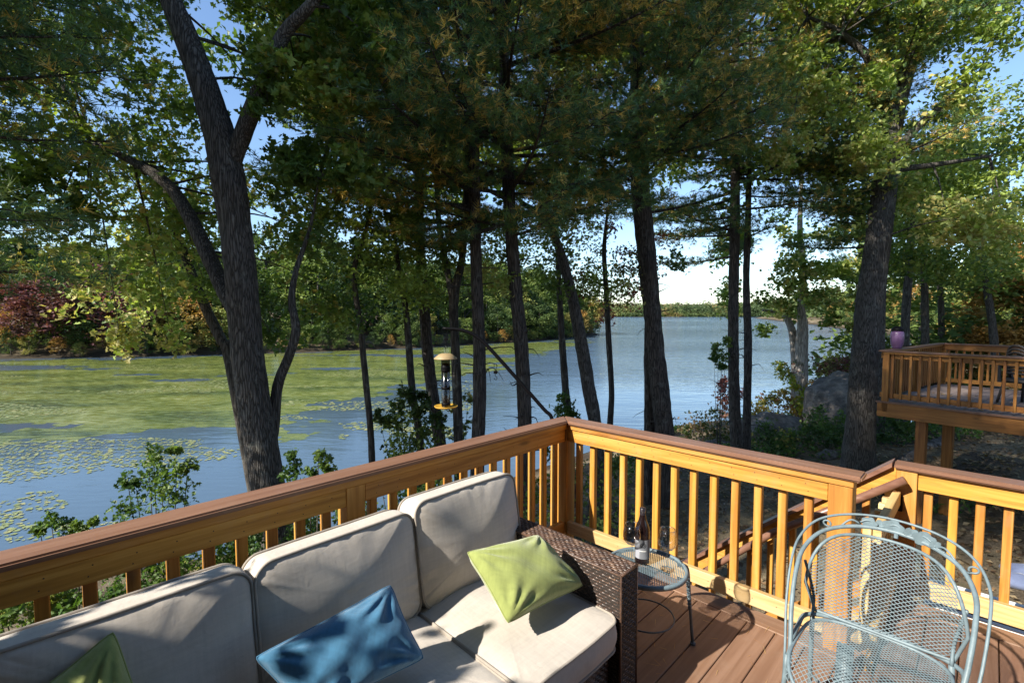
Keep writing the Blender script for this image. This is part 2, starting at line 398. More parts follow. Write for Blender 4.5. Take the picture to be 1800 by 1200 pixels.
L(nt, c3, b.inputs['Base Color']); b.inputs['Roughness'].default_value = .95; b.inputs['Specular IOR Level'].default_value = .1
bump(nt, b, math_n(nt, 'ADD', n2, math_n(nt, 'MULTIPLY', n1, .5)), .9, .06)
g_o = obj('ground', mesh_np('ground', np.stack([X, Y, Z], -1).reshape(-1, 3), GQ, smooth=True), M['ground']); tag(g_o, kind='structure')

# water: rippled open lake, calmer in the cove
m, nt, b = newmat('lake_water'); M['water'] = m
wp = coords(nt, (1, 1, 1), True)
b.inputs['Base Color'].default_value = (.06, .095, .13, 1); b.inputs['Roughness'].default_value = .06; b.inputs['IOR'].default_value = 1.4
b.inputs['Specular IOR Level'].default_value = .5
mpw = N(nt, 'ShaderNodeMapping'); mpw.inputs['Rotation'].default_value = (0, 0, R(28)); mpw.inputs['Scale'].default_value = (.42, 1.5, 1); L(nt, wp, mpw.inputs[0])
w1 = noise(nt, mpw.outputs[0], 1.6, 4, .55, .3); w2 = noise(nt, mpw.outputs[0], .3, 3, .5)
patch = ramp(nt, noise(nt, coords(nt, (.3, 1, 1), True), .03, 3, .5), [(.4, (.35, .35, .35)), (.62, (1, 1, 1))])
sx = N(nt, 'ShaderNodeSeparateXYZ'); L(nt, wp, sx.inputs[0])
far = N(nt, 'ShaderNodeMapRange', ins={1: 40.0, 2: 150.0, 3: .04, 4: 1.0}); L(nt, sx.outputs[1], far.inputs[0])
h = math_n(nt, 'MULTIPLY', math_n(nt, 'ADD', w1, math_n(nt, 'MULTIPLY', w2, 1.6)), math_n(nt, 'MULTIPLY', patch.outputs[0], far.outputs[0]))
bump(nt, b, h, 1.0, .9)
wx = graded(-2500, 2500, -40, 60, 6, 1.3); wy = graded(-60, 1400, 0, 120, 6, 1.3)
X, Y = np.meshgrid(wx, wy, indexing='ij'); nx, ny = X.shape
ii, jj = np.meshgrid(np.arange(nx - 1), np.arange(ny - 1), indexing='ij')
w_o = obj('lake_water', mesh_np('lake_water', np.stack([X, Y, np.full(X.shape, WATER_Z)], -1).reshape(-1, 3), np.stack([ii * ny + jj, (ii + 1) * ny + jj, (ii + 1) * ny + jj + 1, ii * ny + jj + 1], -1).reshape(-1, 4)), M['water'])
tag(w_o, kind='structure')

# ------------------------------------------------------------------ green weed floating in the cove
WEED = np.array([(-62, 24), (-40, 24.5), (-24, 23.8), (-16, 25.5), (-10.2, 25.2), (-11, 31), (-13, 37.5), (-9, 43), (-4.5, 50), (-1, 60), (4, 72), (10, 86), (17, 112), (25, 146),
                 (20, 144), (3, 119), (-19, 96), (-39, 83), (-60, 75), (-77, 72), (-100, 69.5), (-100, 30)], float)
def poly_dist(Pg, x, y):
    d = np.full(x.shape, 1e9); ins = np.zeros(x.shape, bool)
    for i in range(len(Pg)):
        ax, ay = Pg[i]; bx, by = Pg[(i + 1) % len(Pg)]; ex, ey = bx - ax, by - ay
        t = np.clip(((x - ax) * ex + (y - ay) * ey) / (ex * ex + ey * ey), 0, 1)
        d = np.minimum(d, np.hypot(x - ax - t * ex, y - ay - t * ey))
        ins ^= ((ay > y) != (by > y)) & (x < ex * (y - ay) / (ey + 1e-12) + ax)
    return np.where(ins, d, -d)
def fbm(x, y, sc, seed, oct=4):
    rg = np.random.default_rng(seed); o = np.zeros(x.shape); a = 1.0; t = 0
    for k in range(oct):
        for _ in range(3):
            th = rg.uniform(0, 6.28); f = sc * 2 ** k * rg.uniform(.7, 1.4)
            o += a * np.sin((x * math.cos(th) + y * math.sin(th)) * f + rg.uniform(0, 6.28)); t += a
        a *= .55
    return o / t
st = .42
X, Y = np.meshgrid(np.arange(-100, 28, st), np.arange(22, 150, st), indexing='ij')
pd = poly_dist(WEED, X, Y); fb = fbm(X * .45, Y, .5, 4, 5)
nx, ny = X.shape; rg = np.random.default_rng(9); fb2 = fbm(X * .4, Y, 1.7, 14, 3)
keep = (pd + fb * (4.2 + Y * .06) + fb2 * 2.6 + rg.uniform(-1.4, 1.4, X.shape)) > 1.2
keep &= (fbm(X * .3, Y, .3, 12, 4) + rg.uniform(-.08, .08, X.shape) < .40) & (np.abs(X) < Y * 1.25 + 6)
ck = keep[:-1, :-1] & keep[1:, :-1] & keep[:-1, 1:] & keep[1:, 1:]
ii, jj = np.nonzero(ck)
Q = np.stack([ii * ny + jj, (ii + 1) * ny + jj, (ii + 1) * ny + jj + 1, ii * ny + jj + 1], -1)
used = np.unique(Q); remap = np.zeros(nx * ny, int); remap[used] = np.arange(len(used))
Vw = np.stack([X.ravel() + rg.uniform(-.2, .2, X.size), Y.ravel() + rg.uniform(-.2, .2, X.size), np.full(X.size, WATER_Z + .004)], -1)[used]
m, nt, b = newmat('green_weed'); M['weed'] = m
wp = coords(nt, (.55, 1.6, 1), True)
a1 = noise(nt, wp, .22, 6, .65); a2 = noise(nt, wp, 1.8, 5, .7)
f = math_n(nt, 'ADD', math_n(nt, 'MULTIPLY', a1, .6), math_n(nt, 'MULTIPLY', a2, .4))
c = ramp(nt, f, [(.36, (.025, .042, .02)), (.44, (.07, .095, .024)), (.53, (.13, .155, .035)), (.61, (.18, .2, .06)), (.68, (.3, .31, .18))])
L(nt, c.outputs[0], b.inputs['Base Color']); b.inputs['IOR'].default_value = 1.33
rr = ramp(nt, a2, [(.4, (.07, .07, .07)), (.64, (.4, .4, .4))]); L(nt, rr.outputs[0], b.inputs['Roughness'])
bump(nt, b, a2, .25, .05)
tag(obj('water_weed', mesh_np('water_weed', Vw, remap[Q]), M['weed']), kind='stuff')

# lily pads near the bank
def lily(n, seed):
    rg = np.random.default_rng(seed); px = []; tries = 0
    pts = []
    while len(pts) < n and tries < 200:
        tries += 1
        x = rg.uniform(-55, 20, 9000); y = rg.uniform(13, 75, 9000)
        f = fbm(x * .5, y, .55, 21, 4); ok = (lake_dist(x, y) < -.7) & (np.abs(x) < y * 1.15 + 2)
        zone = np.where(x < -2 - (y - 15) * .05, .12, .42) + np.where(y > 27, .1, 0) + np.where((x > -9) & (y < 27), .22, 0)
        ok &= (f > zone) & (rg.uniform(0, 1, 9000) < np.clip(22 / y, .1, 1) ** 1.2)
        pts += list(zip(x[ok], y[ok]))
    p = np.array(pts[:n]); n = len(p); r = rg.uniform(.03, .10, n) * (1 + (p[:, 1] > 26) * .4); a0 = rg.uniform(0, 6.28, n)
    k = 7; A = a0[:, None] + np.linspace(.25, 6.05, k)[None]
    V = np.zeros((n, k + 1, 3)); V[:, 0, 0] = p[:, 0]; V[:, 0, 1] = p[:, 1]
    V[:, 1:, 0] = p[:, :1] + r[:, None] * np.cos(A); V[:, 1:, 1] = p[:, 1:] + r[:, None] * np.sin(A)
    V[..., 2] = WATER_Z + .012 + rg.uniform(0, .006, n)[:, None]; V[:, 1:, 2] += rg.uniform(0, .01, (n, k))
    base = (np.arange(n) * (k + 1))[:, None]
    T = np.concatenate([np.stack([base[:, 0], base[:, 0] + j + 1, base[:, 0] + j + 2], -1) for j in range(k - 1)])
    tint = np.array([[.19, .23, .07], [.28, .3, .1], [.14, .18, .05], [.36, .33, .12]])[rg.integers(0, 4, n)]
    return mesh_np('lily_pads', V.reshape(-1, 3), None, T, tint=np.repeat(tint, k + 1, 0))
m, nt, b = newmat('lily_pad'); M['lily'] = m
at = N(nt, 'ShaderNodeAttribute', attribute_name='tint'); L(nt, mixc(nt, noise(nt, coords(nt), 9, 3), at.outputs['Color'], (.2, .22, .08)), b.inputs['Base Color']); b.inputs['Roughness'].default_value = .4
tag(obj('lily_pads', lily(7600, 5), M['lily']), kind='stuff')

# ------------------------------------------------------------------ foliage builders
def unit(a): return a / (np.linalg.norm(a, axis=-1, keepdims=True) + 1e-9)
def leaf_mesh(name, C, size, palette, seed, up=.5, lobed=False, weights=None, clump=0):
    """a folded leaf blade at every centre in C; palette is a list of colours"""
    rg = np.random.default_rng(seed); n = len(C)
    nrm = unit(rg.standard_normal((n, 3)) + np.array([0, 0, up * 2])); d = rg.standard_normal((n, 3)); d[:, 2] -= .5
    d = unit(d - nrm * (d * nrm).sum(1, keepdims=True)); s = np.cross(nrm, d)
    L_ = (size * rg.uniform(.7, 1.25, n))[:, None]; Wd = L_ * rg.uniform(.32, .42, n)[:, None]
    fold = nrm * L_ * .12
    if lobed:
        V = np.stack([C - d * L_ * .5, C - d * L_ * .2 + s * Wd * .9 + fold, C + s * Wd * .38 + fold * .3, C + d * L_ * .15 + s * Wd * 1.15 + fold, C + d * L_ * .28 + s * Wd * .3,
                      C + d * L_ * .55, C + d * L_ * .28 - s * Wd * .3, C + d * L_ * .15 - s * Wd * 1.15 + fold, C - s * Wd * .38 + fold * .3, C - d * L_ * .2 - s * Wd * .9 + fold], 1)
        k = 10; b_ = np.arange(n) * k
        idx = [(0, 1, 2), (0, 2, 4), (2, 3, 4), (4, 5, 0), (5, 6, 0), (6, 7, 8), (6, 8, 0), (8, 9, 0)]
        T = np.concatenate([np.stack([b_ + i for i in t], -1) for t in idx]); Q = None
    else:
        V = np.stack([C - d * L_ * .5, C + s * Wd + fold - d * L_ * .05, C + d * L_ * .55, C - s * Wd + fold - d * L_ * .05], 1)
        k = 4; b_ = np.arange(n) * 4; T = np.concatenate([np.stack([b_, b_ + 1, b_ + 2], -1), np.stack([b_, b_ + 2, b_ + 3], -1)]); Q = None
    pal = np.array(palette, float); w = None if weights is None else np.array(weights) / np.sum(weights)
    ci = rg.choice(len(pal), n, p=w) if not clump else None
    if clump:
        h = fbm(C[:, 0] + C[:, 2] * .7, C[:, 1] - C[:, 2] * .4, clump, seed + 7, 3); q = (h.argsort().argsort() / n + rg.uniform(-.18, .18, n)).clip(0, .999)
        cw = np.cumsum(w if w is not None else np.ones(len(pal)) / len(pal)); ci = np.searchsorted(cw, q).clip(0, len(pal) - 1)
    tint = pal[ci] * rg.uniform(.75, 1.25, (n, 1))
    return mesh_np(name, V.reshape(-1, 3), Q, T, tint=np.repeat(tint, k, 0))
def clumps(rg, centres, radii, n_sub, n_leaf, flat=.6, sub=.28):
    """leaf positions: each big clump is a shell of sub-clumps"""
    out = []
    for c, r in zip(centres, radii):
        r = np.array(r) * np.ones(3)
        d = unit(rg.standard_normal((n_sub, 3))) * (rg.uniform(0, 1, (n_sub, 1)) ** .45)
        sc = np.array(c) + d * r
        p = np.repeat(sc, n_leaf, 0) + rg.standard_normal((n_sub * n_leaf, 3)) * np.array([1, 1, flat]) * sub * float(np.mean(r))
        out.append(p)
    return np.concatenate(out)
G_OAK = [(.05, .085, .018), (.075, .115, .022), (.1, .14, .03), (.15, .165, .035), (.2, .16, .04)]
G_LIME = [(.12, .17, .035), (.17, .22, .05), (.23, .26, .08), (.26, .23, .08)]
G_MAPLE = [(.04, .075, .015), (.06, .1, .02), (.09, .12, .025)]
G_RED = [(.16, .03, .03), (.22, .06, .05), (.1, .03, .03), (.12, .1, .03)]

def needle_mesh(name, pos, axis, tint, ln, seed, k=22, wd=.0042):
    rg = np.random.default_rng(seed); n = len(pos)
    ax = np.repeat(unit(axis), k, 0); p = np.repeat(pos, k, 0)
    q = rg.standard_normal((n * k, 3)); q = unit(q - ax * (q * ax).sum(1, keepdims=True))
    th = rg.uniform(R(8), R(72), (n * k, 1)); d = ax * np.cos(th) + q * np.sin(th)
    d[:, 2] -= .10; d = unit(d)
    Ln = ln * rg.uniform(.75, 1.15, (n * k, 1)); sd = unit(np.cross(d, rg.standard_normal((n * k, 3)))) * wd
    p = p + ax * rg.uniform(-.05, .03, (n * k, 1))
    V = np.stack([p - sd, p + sd, p + d * Ln], 1).reshape(-1, 3)
    b_ = np.arange(n * k) * 3; T = np.stack([b_, b_ + 1, b_ + 2], -1)
    tt = np.repeat(np.repeat(tint, k, 0) * rg.uniform(.7, 1.3, (n * k, 1)), 3, 0)
    return mesh_np(name, V, None, T, tint=tt)
PINE_G = np.array([(.05, .1, .05), (.065, .125, .055), (.085, .14, .045), (.115, .155, .045)])
PINE_B = np.array([(.38, .27, .075), (.32, .22, .06), (.44, .33, .11)])
def pine_branches(rg, specs, brown=.3):
    """specs: (start, direction, length, n_twig). Returns tube list and tuft arrays"""
    tubes = []; pos = []; axs = []; tin = []
    for st_, dr, ln, nt_ in specs:
        dr = unit(np.array(dr, float)); st_ = np.array(st_, float)
        side = unit(np.cross(dr, [0, 0, 1.])); up = np.cross(side, dr)
        ts = np.linspace(0, 1, 7); bend = rg.uniform(-.12, .12)
        path = [st_ + dr * ln * t + side * bend * ln * t * t + np.array([0, 0, 1.]) * ln * (-.10 * t + .12 * t ** 3) for t in ts]
        tubes.append((path, np.linspace(.012 + ln * .011, .005, 7)))
        bb = rg.uniform(0, 1) < .5
        for j in range(nt_):
            t = .22 + .78 * (j + rg.uniform(0, .8)) / nt_; t = min(t, .99)
            i = min(int(t * 6), 5); f = t * 6 - i; p0 = path[i] * (1 - f) + path[i + 1] * f
            sg = 1 if j % 2 else -1
            td = unit(side * sg * rg.uniform(.6, 1.1) + dr * rg.uniform(.5, 1.0) + up * rg.uniform(-.25, .3)); tl = ln * rg.uniform(.2, .42) * (1.15 - .6 * t)
            p1 = p0 + td * tl * .5 + np.array([0, 0, -.03 * tl]); p2 = p0 + td * tl + np.array([0, 0, .04 * tl])
            tubes.append(([p0, p1, p2], [.006, .004, .0025]))
            m_ = max(4, int(tl / .06))
            for q in range(m_):
                fr = .25 + .75 * (q + rg.uniform(0, .7)) / m_
                pp = (p0 * (1 - fr) + p2 * fr) + rg.standard_normal(3) * .05 * (.4 + fr)
                pos.append(pp); axs.append(td * .9 + rg.standard_normal(3) * .45 + np.array([0, 0, .15]))
                isb = rg.uniform() < (brown * 1.6 if bb else brown * .5) * (1.15 - .6 * fr)
                tin.append((PINE_B if isb else PINE_G)[rg.integers(0, 3 if isb else 4)])
    return tubes, np.array(pos), np.array(axs), np.array(tin)

def radii_at(pts, wpx):
    return [w * .5 * p.y / FPX for w, p in zip(wpx, pts)]
def trunk_from(pts_px, Yd, wpx, foot=True):
    """trunk through photo points (px, py[, Y]) with widths in photo pixels, carried down to the ground"""
    pts = [P(p[0], p[1], p[2] if len(p) > 2 else Yd) for p in pts_px]; rad = radii_at(pts, wpx)
    if foot:
        p = pts[0]; q = pts[1] if len(pts) > 1 else p
        z = gz(p.x, p.y)
        if p.z > z + .1:
            sl = (p - q); sl = sl / max(.2, abs(sl.z)); sl.x = max(-.3, min(.3, sl.x)); dz = p.z - z + .25
            b0 = Vector((p.x + sl.x * dz * .5, p.y, z - .25)); pts = [b0, b0.lerp(p, .12)] + pts; rad = [rad[0] * 1.5, rad[0] * 1.15] + rad
        else:
            pts = [Vector((p.x, p.y, z - .2))] + pts[1:]; rad = [rad[0] * 1.2] + rad[1:]
    return pts, rad
def rel(pts, o): return [Vector(p) - o for p in pts]
def shift(me, o):
    me.transform(Matrix.Translation(-Vector(o))); return me

# ------------------------------------------------------------------ the deck
deck = uvthing('deck', 'brown composite deck floor with boards, in front of the sofa and chair', 'deck')
for k in range(-1, 30):
    v0 = -.125 + k * .1445 + .1445
    if v0 > 4.1: break
    u0 = .037 if v0 < 1.83 else -.733
    obox('deck_board', M['deck_x'], deck, u0, 5.9, v0, v0 + .1395, -.025, 0, .003)
obox('border_board', M['deck_y'], deck, -.108, .032, -.125, 1.83, -.025, .0, .004)
obox('border_board', M['deck_y'], deck, -.873, -.738, 1.835, 4.2, -.025, .0, .004)
obox('rim_joist', M['cedar_y'], deck, -.10, -.06, -.10, 1.83, -.27, -.027)
obox('rim_joist', M['cedar_x'], deck, -.10, 5.9, -.14, -.10, -.27, -.027)
obox('rim_joist', M['cedar_y'], deck, -.85, -.81, 1.84, 4.2, -.27, -.027)
obox('stair_head_joist', M['cedar_x'], deck, -.81, -.06, 1.835, 1.875, -.27, -.027)
for u, v in ((.1, .1), (2.6, .1), (5.2, .1), (.1, 1.7), (-.7, 2.4), (-.7, 4.0)):
    w = W(u, v); z = gz(w.x, w.y) - .2
    obox('support_post', M['cedar_z'], deck, u - .07, u + .07, v - .07, v + .07, z, -.272)

# shared baluster meshes
def bal_mesh(z0, z1, w=.041): return MB().box(-w / 2, w / 2, -w / 2, w / 2, z0, z1, .004).mesh('baluster')
def balusters(parent, spots, z0, z1, mat, w=.041):
    me = bal_mesh(z0, z1, w)
    for u, v in spots: obj('baluster', me, mat, parent, (u, v, 0))

# left railing runs behind the sofa
rl = uvthing('deck_railing', 'long wooden railing behind the sofa, mostly in shade, towards the lake', 'railing', group='railings of the near deck')
def cap_mesh(parent, name, mat, x0, x1, y0, y1, z0, z1):
    o = MB().box(x0, x1, y0, y1, z0, z1, .009).build(name, mat, parent); return o
def mitre_cap(name, mat, parent, outline, z0, z1, ch=.008):
    bm = bmesh.new(); vs = [bm.verts.new((x, y, z0)) for x, y in outline]; f = bm.faces.new(vs)
    bmesh.ops.recalc_face_normals(bm, faces=[f]); r = bmesh.ops.extrude_face_region(bm, geom=[f])
    for v in r['geom']:
        if isinstance(v, bmesh.types.BMVert): v.co.z = z1
    bmesh.ops.recalc_face_normals(bm, faces=list(bm.faces))
    bmesh.ops.bevel(bm, geom=list(bm.edges), offset=ch, segments=2, affect='EDGES')
    me = bpy.data.meshes.new(name); bm.to_mesh(me); bm.free(); return obj(name, me, mat, parent)
LU = 5.85
mitre_cap('rail_cap', M['cap_x'], rl, [(-.125, -.125), (LU, -.125), (LU, .018), (.016, .016)], .905, .933)
obox('sub_rail', M['cedar_x'], rl, -.10, LU, -.105, -.008, .867, .904)
posts_u = [1.645, 3.3, 4.95]
seg = [(.0, 1.643)] + [(a + .101, b_ - .002) for a, b_ in zip(posts_u, posts_u[1:] + [LU])]
obox('post', M['cedar_z'], rl, -.115, -.012, -.115, -.012, -.9, .866)
for u in posts_u: obox('post', M['cedar_z'], rl, u, u + .1, -.115, -.014, -.9, .866)
for a, b_ in seg:
    obox('top_rail', M['cedar_x'], rl, a, b_, -.056, -.018, .772, .8655)
    obox('bottom_rail', M['cedar_x'], rl, a, b_, -.056, -.018, .065, .155)
sp = []
u = .055
while u < LU - .1:
    if not any(p - .03 < u < p + .13 for p in posts_u): sp.append((u, -.0785))
    u += .1265
balusters(rl, sp, .07, .862, M['cedar_z'])

# right railing ends at the stair gate
rr_ = uvthing('deck_railing', 'sunlit wooden railing behind the side table, ending in a post at the stair gate', 'railing', group='railings of the near deck')
mitre_cap('rail_cap', M['cap_y'], rr_, [(-.125, -.1252), (.0158, .0158), (.012, 1.815), (-.125, 1.815)], .9052, .933)
obox('sub_rail', M['cedar_y'], rr_, -.105, -.008, -.006, 1.78, .867, .904)
obox('post', M['cedar_z'], rr_, -.118, -.015, 1.672, 1.776, -.9, .866)
obox('top_rail', M['cedar_y'], rr_, -.058, -.02, -.01, 1.67, .772, .8655)
obox('bottom_rail', M['pine_y'], rr_, -.058, -.02, -.01, 1.67, .065, .155)
balusters(rr_, [(-.0815, .0565 + .1265 * k) for k in range(13)], .07, .862, M['cedar_z'])

def screws(parent, spots, ax):
    mb = MB()
    for a, z in spots:
        k = 6; ring_ = [(math.cos(2 * PI * i / k) * .0028, math.sin(2 * PI * i / k) * .0028) for i in range(k)]
        f = -.0165 if ax == 'x' else -.0185
        V = [((a + p, f, z + q) if ax == 'x' else (f, a + p, z + q)) for p, q in ring_]
        mb.add(V, None, [[0, i, i + 1] if ax != 'x' else [0, i + 1, i] for i in range(1, k - 1)])
    o = mb.build('screw_heads', M['screw'], parent); o['kind'] = 'stuff'
M['screw'] = mat_simple('weathered_screw', (.06, .05, .045), .5, .6)
screws(rr_, [(.0565 + .1265 * k + d, z) for k in range(13) for d, z in ((-.006, .838), (.007, .80), (0, .112))], 'y')
screws(rl, [(u + d, z) for u, v in sp for d, z in ((-.006, .838), (.007, .80), (0, .112))], 'x')

# low railing beyond the gate, right side of the picture
ZC = .812
r2 = uvthing('deck_railing', 'lower wooden railing right of the stair gate, behind the iron chair', 'railing', group='railings of the near deck')
mitre_cap('rail_cap', M['cap_y'], r2, [(-1.0, 1.835), (-.86, 1.845), (-.86, 4.2), (-1.0, 4.2)], ZC - .028, ZC)
obox('post', M['cedar_z'], r2, -.985, -.88, 1.853, 1.955, -1.2, ZC - .029)
obox('top_rail', M['cedar_y'], r2, -.935, -.897, 1.957, 4.2, ZC - .14, ZC - .030)
obox('bottom_rail', M['pine_y'], r2, -.935, -.897, 1.957, 4.2, .02, .125)
balusters(r2, [(-.9585, 2.005 + .1135 * k) for k in range(19)], .03, ZC - .035, M['cedar_z'])
obox('white_skirt', M['white_trim'], r2, -.905, -.876, 1.96, 4.2, -.2, -.006)
obox('gate_latch', M['black_metal'], r2, -.879, -.858, 1.868, 1.893, .53, .63, .004)
MB().lathe([(0, 0), (.03, .004), (.036, .014), (.03, .02), (.012, .018), (0, .03)], 20).build('latch_disc', M['steel'], r2, True)
_d = bpy.data.objects[r2.children[-1].name]; _d.location = (-.862, 1.905, .65); _d.rotation_euler = (R(15), R(75), 0)

# vent frame lying on the low roof edge beyond that railing
vf = uvthing('vent_frame', 'white frame with a dark grille, beyond the right railing bottom', 'vent', -1.2, 2.5, -.12)
for a in ((-.2, -.16, -.5, .9), (.16, .2, -.5, .9), (-.16, .16, -.5, -.46), (-.16, .16, .86, .9)):
    obox('frame_side', M['white_trim'], vf, *a, 0, .07)
for k in range(30): obox('grille_slat', M['grille'], vf, -.16, .16, -.45 + k * .044, -.43 + k * .044, .01, .045, 0)
obox('backing', M['grille'], vf, -.16, .16, -.46, .86, -.01, .006, 0)
for vv in (-.35, .75): 
    w = W(-1.2, 2.5 + vv); obox('frame_leg', M['white_trim'], vf, -.05, .05, vv - .05, vv + .05, gz(w.x, w.y) + .02, -.012)

# gate of pale new pine across the stair head
gt = uvthing('stair_gate', 'pale unstained wooden gate between the two end posts, closed across the stairs', 'gate')
obox('top_rail', M['pine_x'], gt, -.86, -.14, 1.845, 1.883, .57, .655)
obox('bottom_rail', M['pine_x'], gt, -.86, -.14, 1.845, 1.883, .06, .145)
obox('stile', M['pine_z'], gt, -.876, -.84, 1.806, 1.843, .04, .665); obox('stile', M['pine_z'], gt, -.16, -.124, 1.806, 1.843, .04, .665)
for k in range(5): obox('gate_slat', M['pine_z'], gt, -.74 + k * .125, -.702 + k * .125, 1.81, 1.843, .07, .64)

# stairs going down along the outside of the right railing
stp = uvthing('deck_stairs', 'wooden stairs going down outside the sunlit railing with sloping guard rail', 'stairs')
SL = .90
def slope_bar(name, mat, parent, u0, u1, va, za, vb, zb, h, ch=.004):
    mb = MB(); V = [(u, v, z + dz) for u in (u0, u1) for v, z in ((va, za), (vb, zb)) for dz in (0, h)]
    Q = [[0, 1, 3, 2], [4, 6, 7, 5], [0, 4, 5, 1], [2, 3, 7, 6], [0, 2, 6, 4], [1, 5, 7, 3]]
    return mb.add(V, Q).build(name, mat, parent)
zc = lambda v: .834 + (v - 1.85) * SL * .93
slope_bar('guard_cap', M['cap_y'], stp, -1.0, -.865, 1.834, zc(1.834) - .03, -.25, zc(-.25) - .03, .03)
slope_bar('guard_rail', M['cedar_y'], stp, -.945, -.905, 1.85, zc(1.85) - .155, -.25, zc(-.25) - .155, .12)
slope_bar('guard_bottom_rail', M['cedar_y'], stp, -.944, -.906, 1.85, zc(1.85) - .80, -.25, zc(-.25) - .80, .1)
for k in range(14):
    v = 1.70 - k * .14; z = zc(v)
    obox('baluster', M['cedar_z'], stp, -.988, -.947, v - .02, v + .02, z - .82, z - .07)
MB().tube([(-.80, 1.905, .745), (-.80, 1.2, .20), (-.80, .73, -.255), (-.80, .1, -.82)], .024, 12).build('handrail', M['cap_y'], stp, True)
for v in (1.75, 1.1, .4):
    z = .20 + (v - 1.2) * .86; MB().tube([(-.905, v, z - .06), (-.84, v, z - .06), (-.80, v, z - .02)], .007, 6, 3).build('handrail_bracket', M['steel'], stp, True)
slope_bar('stringer', M['cedar_y'], stp, -.90, -.86, 1.84, -.30, -.40, -2.3, .28); slope_bar('stringer', M['cedar_y'], stp, -.19, -.15, 1.84, -.30, -.40, -2.3, .28)
for k in range(8): obox('tread', M['pine_x'], stp, -.858, -.192, 1.62 - k * .25, 1.87 - k * .25, -.24 - k * .215, -.205 - k * .215)
w = W(-.95, -.28); obox('newel_post', M['cedar_z'], stp, -1.0, -.9, -.36, -.26, gz(w.x, w.y) - .1, zc(-.25) - .035)

# ------------------------------------------------------------------ sofa
def rrect(a, b, rc, n=112):
    """rounded rectangle outline with n points"""
    pts = []; k = n // 4
    for q, (sx, sy) in enumerate(((1, 1), (-1, 1), (-1, -1), (1, -1))):
        for i in range(k):
            t = i / k
            # half of each quarter is the arc, the rest straight
            if t < .4:
                an = q * PI / 2 + t / .4 * PI / 2; pts.append((sx * (a / 2 - rc) + rc * math.cos(an), sy * (b / 2 - rc) + rc * math.sin(an)))
            else:
                s = (t - .4) / .6
                an = (q + 1) * PI / 2; p0 = np.array((sx * (a / 2 - rc) + rc * math.cos(an), sy * (b / 2 - rc) + rc * math.sin(an)))
                nx_, ny_ = ((-1, 1), (-1, -1), (1, -1), (1, 1))[q]
                p1 = np.array((nx_ * (a / 2 - rc) + rc * math.cos(an), ny_ * (b / 2 - rc) + rc * math.sin(an))); pts.append(tuple(p0 * (1 - s) + p1 * s))
    return np.array(pts)
def cushion(a, b, t, rc=.07, bulge=.04, seed=0, pleat=.006, K=15):
    """box cushion, front face +z; returns (body mesh, piping mesh)"""
    rg = np.random.default_rng(seed); B = rrect(a, b, rc); n = len(B); th = np.arange(n) / n * 2 * PI
    def wob(fr, amp): 
        o = np.zeros(n)
        for f in fr: o += np.sin(th * f + rg.uniform(0, 6.28)) * rg.uniform(.5, 1)
        return amp * o / len(fr)
    pl = wob(range(9, 46, 3), 2.6) * np.clip(.5 + wob((2, 3, 5), 1.4), 0, 1.6)
    ph = rg.uniform(0, 6.28, 6)
    def low(x, y): return (np.sin(x * 7 + ph[0]) * np.sin(y * 6 + ph[1]) + .6 * np.sin(x * 15 + y * 9 + ph[2]) + .4 * np.sin(x * 5 - y * 19 + ph[3])) / 2
    sagx = wob((2, 3), .006)
    outl = B * (1 + wob((3, 4, 7), .012))[:, None]
    V = []; Q = []; T = []
    def face(sign):
        o = len(V); V.append((0, 0, sign * (t / 2 + bulge)))
        for k in range(1, K + 1):
            r = (k / K) ** .8; z = t / 2 + bulge * (1 - r ** 2.6) ** .8
            xy = outl * r; zz = z + low(xy[:, 0], xy[:, 1]) * .014 * (1 - r ** 3) + pleat * pl * np.exp(-((1 - r) / .16)) * (1 - np.exp(-((1 - r) / .02)))
            for i in range(n): V.append((xy[i, 0], xy[i, 1], sign * zz[i]))
        for i in range(n):
            j = (i + 1) % n
            T.append([o, o + 1 + i, o + 1 + j] if sign > 0 else [o, o + 1 + j, o + 1 + i])
            for k in range(K - 1):
                q = [o + 1 + k * n + i, o + 1 + (k + 1) * n + i, o + 1 + (k + 1) * n + j, o + 1 + k * n + j]
                Q.append(q if sign > 0 else q[::-1])
    face(1); face(-1)
    o = len(V); Lv = 7; nrm = B / (np.abs(B).max(0)); pl2 = wob(range(7, 40, 3), 2.0)
    cen = unit(np.stack([np.sign(B[:, 0]) * np.clip(np.abs(B[:, 0]) - (a / 2 - rc), 0, 9), np.sign(B[:, 1]) * np.clip(np.abs(B[:, 1]) - (b / 2 - rc), 0, 9)], -1) + 1e-6)
    for l in range(Lv + 1):
        s = l / Lv; z = t / 2 * (1 - 2 * s); off = .012 * math.sin(PI * s) + .004 * pl2 * math.sin(PI * s)
        xy = outl + cen * np.atleast_1d(off)[:, None]
        for i in range(n): V.append((xy[i, 0], xy[i, 1], z))
    for l in range(Lv):
        for i in range(n):
            j = (i + 1) % n; Q.append([o + l * n + i, o + (l + 1) * n + i, o + (l + 1) * n + j, o + l * n + j])
    mb = MB()
    for sgn in (1, -1):
        p = [(x, y, sgn * (t / 2 + .001)) for x, y in outl + cen * .003] ; p.append(p[0]); mb.tube(p, .0056, 7, 0, False)
    return mesh_np('cushion', V, Q, T, True), mb.mesh('piping', True)
sofa = uvthing('wicker_sofa', 'dark brown wicker sofa with three greige back cushions and seat cushions', 'sofa', 2.0, 0, 0)
